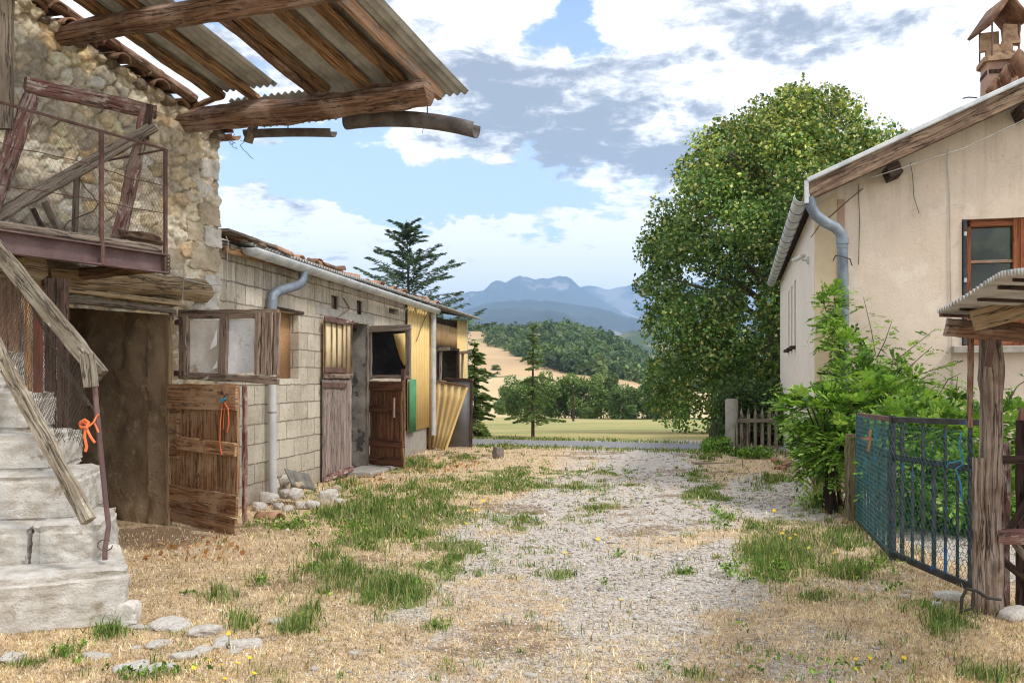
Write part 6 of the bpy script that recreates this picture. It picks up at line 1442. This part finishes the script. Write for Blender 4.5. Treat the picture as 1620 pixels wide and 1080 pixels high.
hedge('leafy_weeds', [(1118, 1150, 700, 716, 17.2, 18.2, .16), (1160, 1225, 716, 722, 16.2, 17, .14)], 3000, 'tall green weeds around the foot of the concrete post', .06, GB, (.3, .2, .3, .15, .05))

# ---- grass
def blades(bx, by, h, lean, wd, col, flat=0.0):
    n = len(bx); bz = gz(bx, by); a = rng.uniform(0, 2 * math.pi, n); L = h
    dx, dy = np.cos(a) * lean, np.sin(a) * lean; b2 = rng.uniform(0, 2 * math.pi, n); sx, sy = np.cos(b2) * wd, np.sin(b2) * wd
    up = np.sqrt(np.maximum(.02, 1 - lean ** 2)); z0 = bz - .004
    p0 = np.stack([bx - sx, by - sy, z0], -1); p1 = np.stack([bx + sx, by + sy, z0], -1)
    m0 = np.stack([bx - sx * .7 + dx * L * .35, by - sy * .7 + dy * L * .35, bz + up * L * .6], -1); m1 = np.stack([bx + sx * .7 + dx * L * .35, by + sy * .7 + dy * L * .35, bz + up * L * .6], -1)
    t0 = np.stack([bx + dx * L * 1.0 - sx * .08, by + dy * L - sy * .08, bz + up * L * (1 - .25 * lean)], -1); t1 = t0 + np.stack([sx, sy, 0 * sx], -1) * .16
    V = np.stack([p0, p1, m1, m0, t1, t0], 1).reshape(-1, 3); i = np.arange(n)[:, None] * 6
    Fc = np.concatenate([i + np.array([[0, 1, 2, 3]]), i + np.array([[3, 2, 4, 5]])], 0)
    return V, Fc, np.repeat(col, 6, 0)
def px2w(px, py): Y = F * EYE / (py - HY); return (px - CX) / F * Y, Y
BX, BY, BH = [], [], []
for (cx, cy, rx, ry, n, hm) in GREENS:
    nt = int(n * 1.9)
    for k in range(nt):
        a = rng.uniform(0, 6.28); q = abs(rng.normal()) * .55; x, y = px2w(cx + rx * q * math.cos(a), cy + ry * q * math.sin(a))
        if fbm(x * 3.1, y * 2.2, 4, 66) < .36 + .12 * rng.uniform() and rng.uniform() < .85: continue
        if y < 3.3 or y > 60: continue
        hh = hm * rng.uniform(.3, 1.15) ** 1.2 * (1 - .25 * min(q, 1.5)); m = int(rng.uniform(14, 34)); sp = .02 + .035 * rng.uniform() + (.10 if n > 50 and rng.uniform() < .4 else 0)
        BX.append(x + rng.normal(size=m) * sp); BY.append(y + rng.normal(size=m) * sp); BH.append(hh * rng.uniform(.3, 1.2, m))
# single isolated tufts
for k in range(230):
    x, y = px2w(rng.uniform(180, 1620), rng.uniform(715, 1078) ); m = int(rng.uniform(6, 22)); hh = rng.uniform(.02, .07); sp = rng.uniform(.012, .05)
    BX.append(x + rng.normal(size=m) * sp); BY.append(y + rng.normal(size=m) * sp); BH.append(hh * rng.uniform(.5, 1.1, m))
# verge of the road and field edge
for k in range(420):
    x = rng.uniform(-2.2, 6.5); y = 20.2 - .342 * x + rng.choice([-1, 1]) * (1.0 + abs(rng.normal()) * .35); m = 12; BX.append(x + rng.normal(size=m) * .12); BY.append(y + rng.normal(size=m) * .08); BH.append(rng.uniform(.03, .10, m))
bx, by, bh = np.concatenate(BX), np.concatenate(BY), np.concatenate(BH)
shed_side = bx < (-4.573 + .1607 * by); kp = ~(shed_side & (by > 9.5)) & (by > 3); bx, by, bh = bx[kp], by[kp], bh[kp]
col = palette(len(bx), [(.095, .18, .035), (.15, .26, .055), (.24, .34, .10), (.50, .42, .22), (.055, .11, .028), (.30, .33, .13)], [.26, .22, .14, .16, .12, .10], .22)
V, Fc, c4 = blades(bx, by, bh, rng.uniform(.05, .75, len(bx)), np.clip(.0026 * np.maximum(1, by / 6), .002, .008) * rng.uniform(.7, 1.4, len(bx)), col)
o = np_mesh('green_grass', V, Fc, GRASSM, None, c4); tag(o, 'patches of fresh green grass between the dry straw and gravel', 'grass', kind='stuff')
# dry straw litter
n = 190000; px = rng.uniform(-30, 1650, n); py = 690 + 400 * rng.uniform(0, 1, n) ** .75
x, y = px2w(px, py); g, gn, dd_ = masks(x, y)
keep = (rng.uniform(size=n) > g * .93) & (y < 19) & ~((x < (-4.573 + .1607 * y) + .02) & (y > 9.4)) & (rng.uniform(size=n) < .35 + .9 * (fbm(x * 2.4, y * 2.4, 3, 55))) & (rng.uniform(size=n) > dd_ * .7)
barnside = ((np.stack([x - BC.x, y - BC.y], -1) @ np.array([n_.x, n_.y])) < .02); inroom = ((np.stack([x - BC.x, y - BC.y], -1) @ np.array([n_.x, n_.y])) > -.6)
keep &= ~(barnside & (y < 9.5) & (x < -3.0)) | (inroom & (rng.uniform(size=n) < .2))
x, y = x[keep], y[keep]; m = len(x)
col = palette(m, [(.57, .44, .27), (.70, .57, .39), (.40, .28, .16), (.80, .70, .52), (.29, .20, .12)], [.30, .26, .17, .17, .1], .14)
cl = fbm(x * 9, y * 7, 3, 140); col = np.clip(col * (.45 + 1.15 * cl)[:, None], .02, .95)
hts = rng.uniform(.012, .045, m) * np.clip(y / 6, .8, 2.2) * np.where(rng.uniform(size=m) < .06, 2.2, 1)
V, Fc, c4 = blades(x, y, hts, rng.uniform(.45, .995, m), np.clip(.0021 * np.maximum(1, y / 5.5), .0018, .008) * rng.uniform(.5, 1.8, m), col)
o = np_mesh('dry_grass', V, Fc, GRASSM, None, c4); tag(o, 'matted straw coloured dry grass covering the yard', 'dry grass', kind='stuff')
# broad leaved weeds
bl = []
for k in range(150):
    e = GREENS[rng.integers(0, 8)] if k < 90 else GREENS[rng.integers(0, len(GREENS))]
    cxx, cyy = px2w(e[0] + rng.normal() * e[2] * .7, e[1] + rng.normal() * e[3] * .7); hh = rng.uniform(.02, .12); m = int(rng.uniform(8, 26))
    if cyy < 3.5 or cyy > 18 or cxx < (-4.573 + .1607 * cyy): continue
    pts = np.stack([cxx + rng.normal(size=m) * .03, cyy + rng.normal(size=m) * .03, gz(cxx, cyy) + rng.uniform(.01, hh, m)], -1); bl.append(pts)
for (cx2, cy2, r2_, m, hh) in ((448, 832, .22, 260, .05), (118, 965, .035, 26, .22), (1300, 790, .12, 60, .14), (500, 905, .08, 40, .08), (1385, 905, .1, 60, .1), (620, 800, .2, 120, .14), (1305, 1055, .16, 60, .04), (700, 915, .1, 40, .16)):
    cxx, cyy = px2w(cx2, cy2); pts = np.stack([cxx + rng.normal(size=m) * r2_, cyy + rng.normal(size=m) * r2_ * .8, rng.uniform(.01, hh, m)], -1); bl.append(pts)
C = np.concatenate(bl); V, Fc, c4 = leaf_quads(C, .032, None, palette(len(C), GB[:4], [.3, .2, .3, .2]), .55)
o = np_mesh('broadleaf_weeds', V, Fc, GRASSM, None, c4); tag(o, 'small broad leaved weeds scattered through the grass', 'weeds', kind='stuff')

# ---- gravel chips
n = 95000; px = rng.uniform(-20, 1640, n); py = 705 + 385 * rng.uniform(0, 1, n) ** .8; x, y = px2w(px, py); g, gn, dd_ = masks(x, y)
keep = (rng.uniform(size=n) < g * 1.0 + .04) & (rng.uniform(size=n) > gn * 1.1) & ~((x < (-4.573 + .1607 * y) + .05) & (y > 9.4)) & (y < 17)
x, y = x[keep], y[keep]; m = len(x); s = (.004 + .013 * rng.uniform(0, 1, m) ** 2.5) * np.clip(y / 6.5, .7, 2.0) * np.where(rng.uniform(size=m) < .015, 1.9, 1)
oct_ = np.array([(1, 0, 0), (0, 1, 0), (-1, 0, 0), (0, -1, 0), (0, 0, 1), (0, 0, -1)], float); of = np.array([(0, 1, 4), (1, 2, 4), (2, 3, 4), (3, 0, 4), (1, 0, 5), (2, 1, 5), (3, 2, 5), (0, 3, 5)])
a = rng.uniform(0, 6.28, m); ca, sa = np.cos(a), np.sin(a); J = oct_[None] * rng.uniform(.6, 1.25, (m, 6, 1)) * np.array([1.25, .85, .5]) + rng.normal(size=(m, 6, 3)) * .12
Vx = J[..., 0] * ca[:, None] - J[..., 1] * sa[:, None]; Vy = J[..., 0] * sa[:, None] + J[..., 1] * ca[:, None]
V = np.stack([Vx * s[:, None] + x[:, None], Vy * s[:, None] + y[:, None], J[..., 2] * s[:, None] + (gz(x, y) + s * .18)[:, None]], -1).reshape(-1, 3)
Fc = (np.arange(m)[:, None, None] * 6 + of[None]).reshape(-1, 3)
c4 = np.repeat(palette(m, [(.47, .43, .385), (.57, .53, .48), (.39, .35, .31), (.24, .21, .185), (.50, .41, .32), (.70, .67, .63)], [.30, .24, .18, .07, .11, .10], .1), 6, 0)
o = np_mesh('gravel', V, Fc, GRAVELM, None, c4); tag(o, 'pale limestone gravel strewn over the track', 'gravel', kind='stuff')
# dead leaves near the doors
C = []
for (cx2, cy2, rx, ry, m) in ((690, 735, 70, 14, 160), (600, 762, 60, 12, 60), (300, 870, 90, 20, 50), (1350, 800, 60, 30, 70), (450, 770, 60, 14, 60), (1255, 700, 20, 30, 30)):
    a = rng.uniform(0, 6.28, m); q = rng.uniform(0, 1, m) ** .5; xx, yy = px2w(cx2 + rx * q * np.cos(a), np.maximum(cy2 + ry * q * np.sin(a), 700)); C.append(np.stack([xx, yy, gz(xx, yy) + .02], -1))
C = np.concatenate(C); C = C[~((C[:, 0] < (-4.573 + .1607 * C[:, 1]) + .05) & (C[:, 1] > 9.4))]; V, Fc, c4 = leaf_quads(C, .06, None, palette(len(C), [(.40, .19, .07), (.50, .28, .12), (.28, .13, .05)], [.4, .35, .25]), .6)
o = np_mesh('dead_leaves', V, Fc, GRASSM, None, c4); tag(o, 'curled brown dead leaves lying near the doors', 'dead leaves', kind='stuff')

# ---- stones one can count
SP = []
for k in range(7):
    me = stone_mesh('pale_stone', (1, .8, .62), 40 + k, 3, .22, .45); me.materials.append(ROCK if k else ROCKY); SP.append(me)
rs = random.Random(9)
def put_stone(x, y, w1, label, group, sink=.3, hs=1.0, mesh=None, lift=0):
    X, Y = px2w(x, y); s = w1 * Y / F
    o = link(bpy.data.objects.new('pale_stone', mesh or SP[rs.randrange(7)])); o.scale = (s, s * rs.uniform(.7, 1), s * hs); o.location = (X, Y, gz1(X, Y) + s * .3 * hs * (1 - sink) + lift)
    o.rotation_euler = (rs.uniform(-.2, .2), rs.uniform(-.2, .2), rs.uniform(0, 6)); tag(o, label, 'stone', group); return o
for x, y, w1, hs_, lf in ((410, 802, 22, 1, 0), (425, 793, 28, 1, .02), (440, 800, 16, 1, 0), (455, 804, 16, 1, 0), (452, 790, 24, 1, .05), (468, 792, 26, 1, .06), (432, 783, 22, 1, .10), (478, 800, 20, 1, 0), (446, 778, 26, 1, .10), (495, 800, 22, 1, 0),
                      (520, 788, 30, 1, 0), (512, 796, 20, 1, 0), (536, 792, 14, 1, 0), (470, 780, 22, .9, .08), (532, 775, 18, 1, 0)):
    put_stone(x, y + 4, w1 * 1.05, 'rough pale stone in the rubble heap at the foot of the block wall', 'stones heaped against the block wall', .1, hs_, lift=lf)
for x, y, w1 in ((200, 985, 36), (218, 988, 22), (262, 985, 50), (285, 990, 40), (325, 998, 54), (350, 1018, 40), (388, 1018, 46), (250, 1018, 36), (292, 1038, 40), (262, 1056, 30), (208, 1058, 48), (240, 1060, 36), (160, 1038, 26), (145, 1034, 30), (320, 1028, 28), (20, 1040, 40), (215, 1022, 16), (440, 980, 30), (372, 1028, 22), (500, 1052, 14)):
    put_stone(x, y, w1 * 1.12, 'flat whitish stone bedded in the straw below the stone steps', 'stones bedded in the front left ground', .6, .5, mesh=SP[[1, 2, 4, 5][rs.randrange(4)]])
for x, y, w1, l in ((1497, 946, 36, 'white stone lying at the near end of the mesh gate'), (1603, 978, 44, 'large tan boulder at the right edge beside the timber post'), (1480, 962, 20, 'small flat white stone left of the timber post'), (1430, 945, 14, 'tiny white stone in the straw before the mesh gate'), (1434, 935, 12, 'chip of white stone below the gate corner')):
    put_stone(x, y, w1 * 1.15, l, None, .35, .7)
for x, y, w1 in ((1010, 970, 18), (1175, 975, 16), (735, 1042, 14), (1100, 1015, 12), (840, 1062, 22), (560, 1030, 16), (950, 1010, 12)):
    put_stone(x, y, w1, 'single larger pebble on the open gravel track', 'larger pebbles on the track', .4, .6)
for k in range(6):
    x, y = 1232 + rs.uniform(-8, 18), 738 + rs.uniform(-6, 6); X, Y = px2w(x, y)
    me = stone_mesh('brick_fragment', (.16, .09, .07), 60 + k, 2, .08, .9); me.materials.append(TERRA); o = link(bpy.data.objects.new('brick_fragment', me)); o.location = (X, Y, .03 + .03 * (k % 2)); o.rotation_euler = (0, rs.uniform(-.3, .3), rs.uniform(0, 3)); tag(o, 'broken red brick piece beside the far house corner', 'brick', 'broken bricks by the house')
# wavy grey slab leaning at the wall foot
mb = MB(); c0, c1 = P(462, 768, 10.9), P(500, 776, 11.2)
mb.grid(lambda a, b: c0.lerp(c1, a) + Vector((-.10 * b, .03 * b, .20 * b)) + Vector((.3, -.9, .2)) * .018 * math.cos(a * 6.28 * 2.5), 30, 4); o = mb.build('corrugated_scrap', plain('dark_fibre_cement', (.20, .195, .17), (.13, .125, .11), .9, 0, 9, .4), None, solid=.014); tag(o, 'broken piece of grey corrugated sheet on the rubble heap', 'corrugated scrap')
mb = tile_obj(P(425, 822, 9.2) * 1.0, Euler((.1, 0, -.4)).to_matrix().to_4x4(), TERRA, .07, .26); o = mb.build('fallen_tile', TERRA, None, solid=.014); o.location.z = .0; tag(o, 'curved terracotta tile lying in the straw before the rubble', 'roof tile')
# ---- yellow flowers
fm = MB(); fm.tube([(0, 0, 0), (.004, 0, .5), (0, .002, 1)], .02, 5)
fh = MB()
for k in range(11):
    a = k * 2 * math.pi / 11; c, s = math.cos(a), math.sin(a); fh.quad((0, 0, 0), (c * .5 - s * .2, s * .5 + c * .2, .12), (c, s, .18), (c * .5 + s * .2, s * .5 - c * .2, .12))
fh.tube([(0, 0, -.25), (0, 0, .12)], .35, 8)
st_me = None
STEMM = plain('flower_stem', (.10, .17, .04), None, .7)
for i, (x, y, h) in enumerate([(893, 868, .05), (945, 872, .05), (963, 862, .05), (946, 845, .05), (874, 875, .04), (900, 871, .03), (785, 808, .05), (742, 807, .06), (752, 806, .06), (765, 792, .05), (773, 790, .05), (738, 826, .05), (982, 940, .06), (1320, 870, .12), (1105, 788, .06), (1110, 800, .06), (1142, 806, .05),
                             (1225, 808, .05), (1250, 852, .05), (1258, 846, .05), (1238, 843, .05), (1280, 865, .05), (1356, 910, .05), (1354, 1033, .03), (1376, 1032, .03), (1430, 1033, .03), (1354, 1048, .03), (362, 998, .08), (330, 1042, .05), (350, 1048, .05), (376, 1045, .05), (395, 1036, .05), (402, 1060, .05), (356, 1070, .04), (307, 1054, .05), (640, 815, .08)]):
    Yg = F * (EYE - h) / (y - HY); X = (x - CX) / F * Yg
    t = thing('yellow_flower', Vector((X, Yg, gz1(X, Yg))), 'small bright yellow wildflower blooming low in the straw and gravel', 'flower', 'yellow wildflowers in the yard')
    if st_me is None: a = fm.build('stem', STEMM); b = fh.build('flower_head', YFLOWER); st_me = (a.data, b.data)
    else: a = link(bpy.data.objects.new('stem', st_me[0])); b = link(bpy.data.objects.new('flower_head', st_me[1]))
    r = .015 * max(1, Yg / 6.0); a.parent = t; b.parent = t; a.scale = (.12, .12, h); b.location = (0, 0, h); b.scale = (r, r, r); b.rotation_euler = (rs.uniform(-.5, .9), rs.uniform(-.5, .5), 0)

ORD = 'first second third fourth fifth sixth seventh eighth ninth tenth eleventh twelfth thirteenth fourteenth fifteenth sixteenth seventeenth eighteenth nineteenth twentieth'.split()
ORD += ['twenty-' + q for q in ORD[:9]] + ['thirtieth'] + ['thirty-' + q for q in ORD[:9]]
def ordinal(group, fmt):
    L = [o for o in SC.objects if o.get('group') == group]; L.sort(key=lambda o: o.location.x / o.location.y)
    for i, o in enumerate(L): o['label'] = fmt.format(ORD[i])
ordinal('stones bedded in the front left ground', 'flat whitish stone, {} from the left below the stone steps')
ordinal('stones heaped against the block wall', 'rough pale stone, {} from the left in the heap by the block wall')
ordinal('yellow wildflowers in the yard', 'small bright yellow wildflower, {} from the left in the yard')
ordinal('larger pebbles on the track', 'larger pebble, {} from the left on the open gravel track')
ordinal('scrub clumps at the meadow edge', 'low scrub clump, {} from the left at the far meadow edge')
ordinal('lone bushes on the wheat hillside', 'small lone bush, {} from the left on the straw coloured hillside')
ordinal('broken bricks by the house', 'broken red brick piece, {} from the left beside the far house corner')
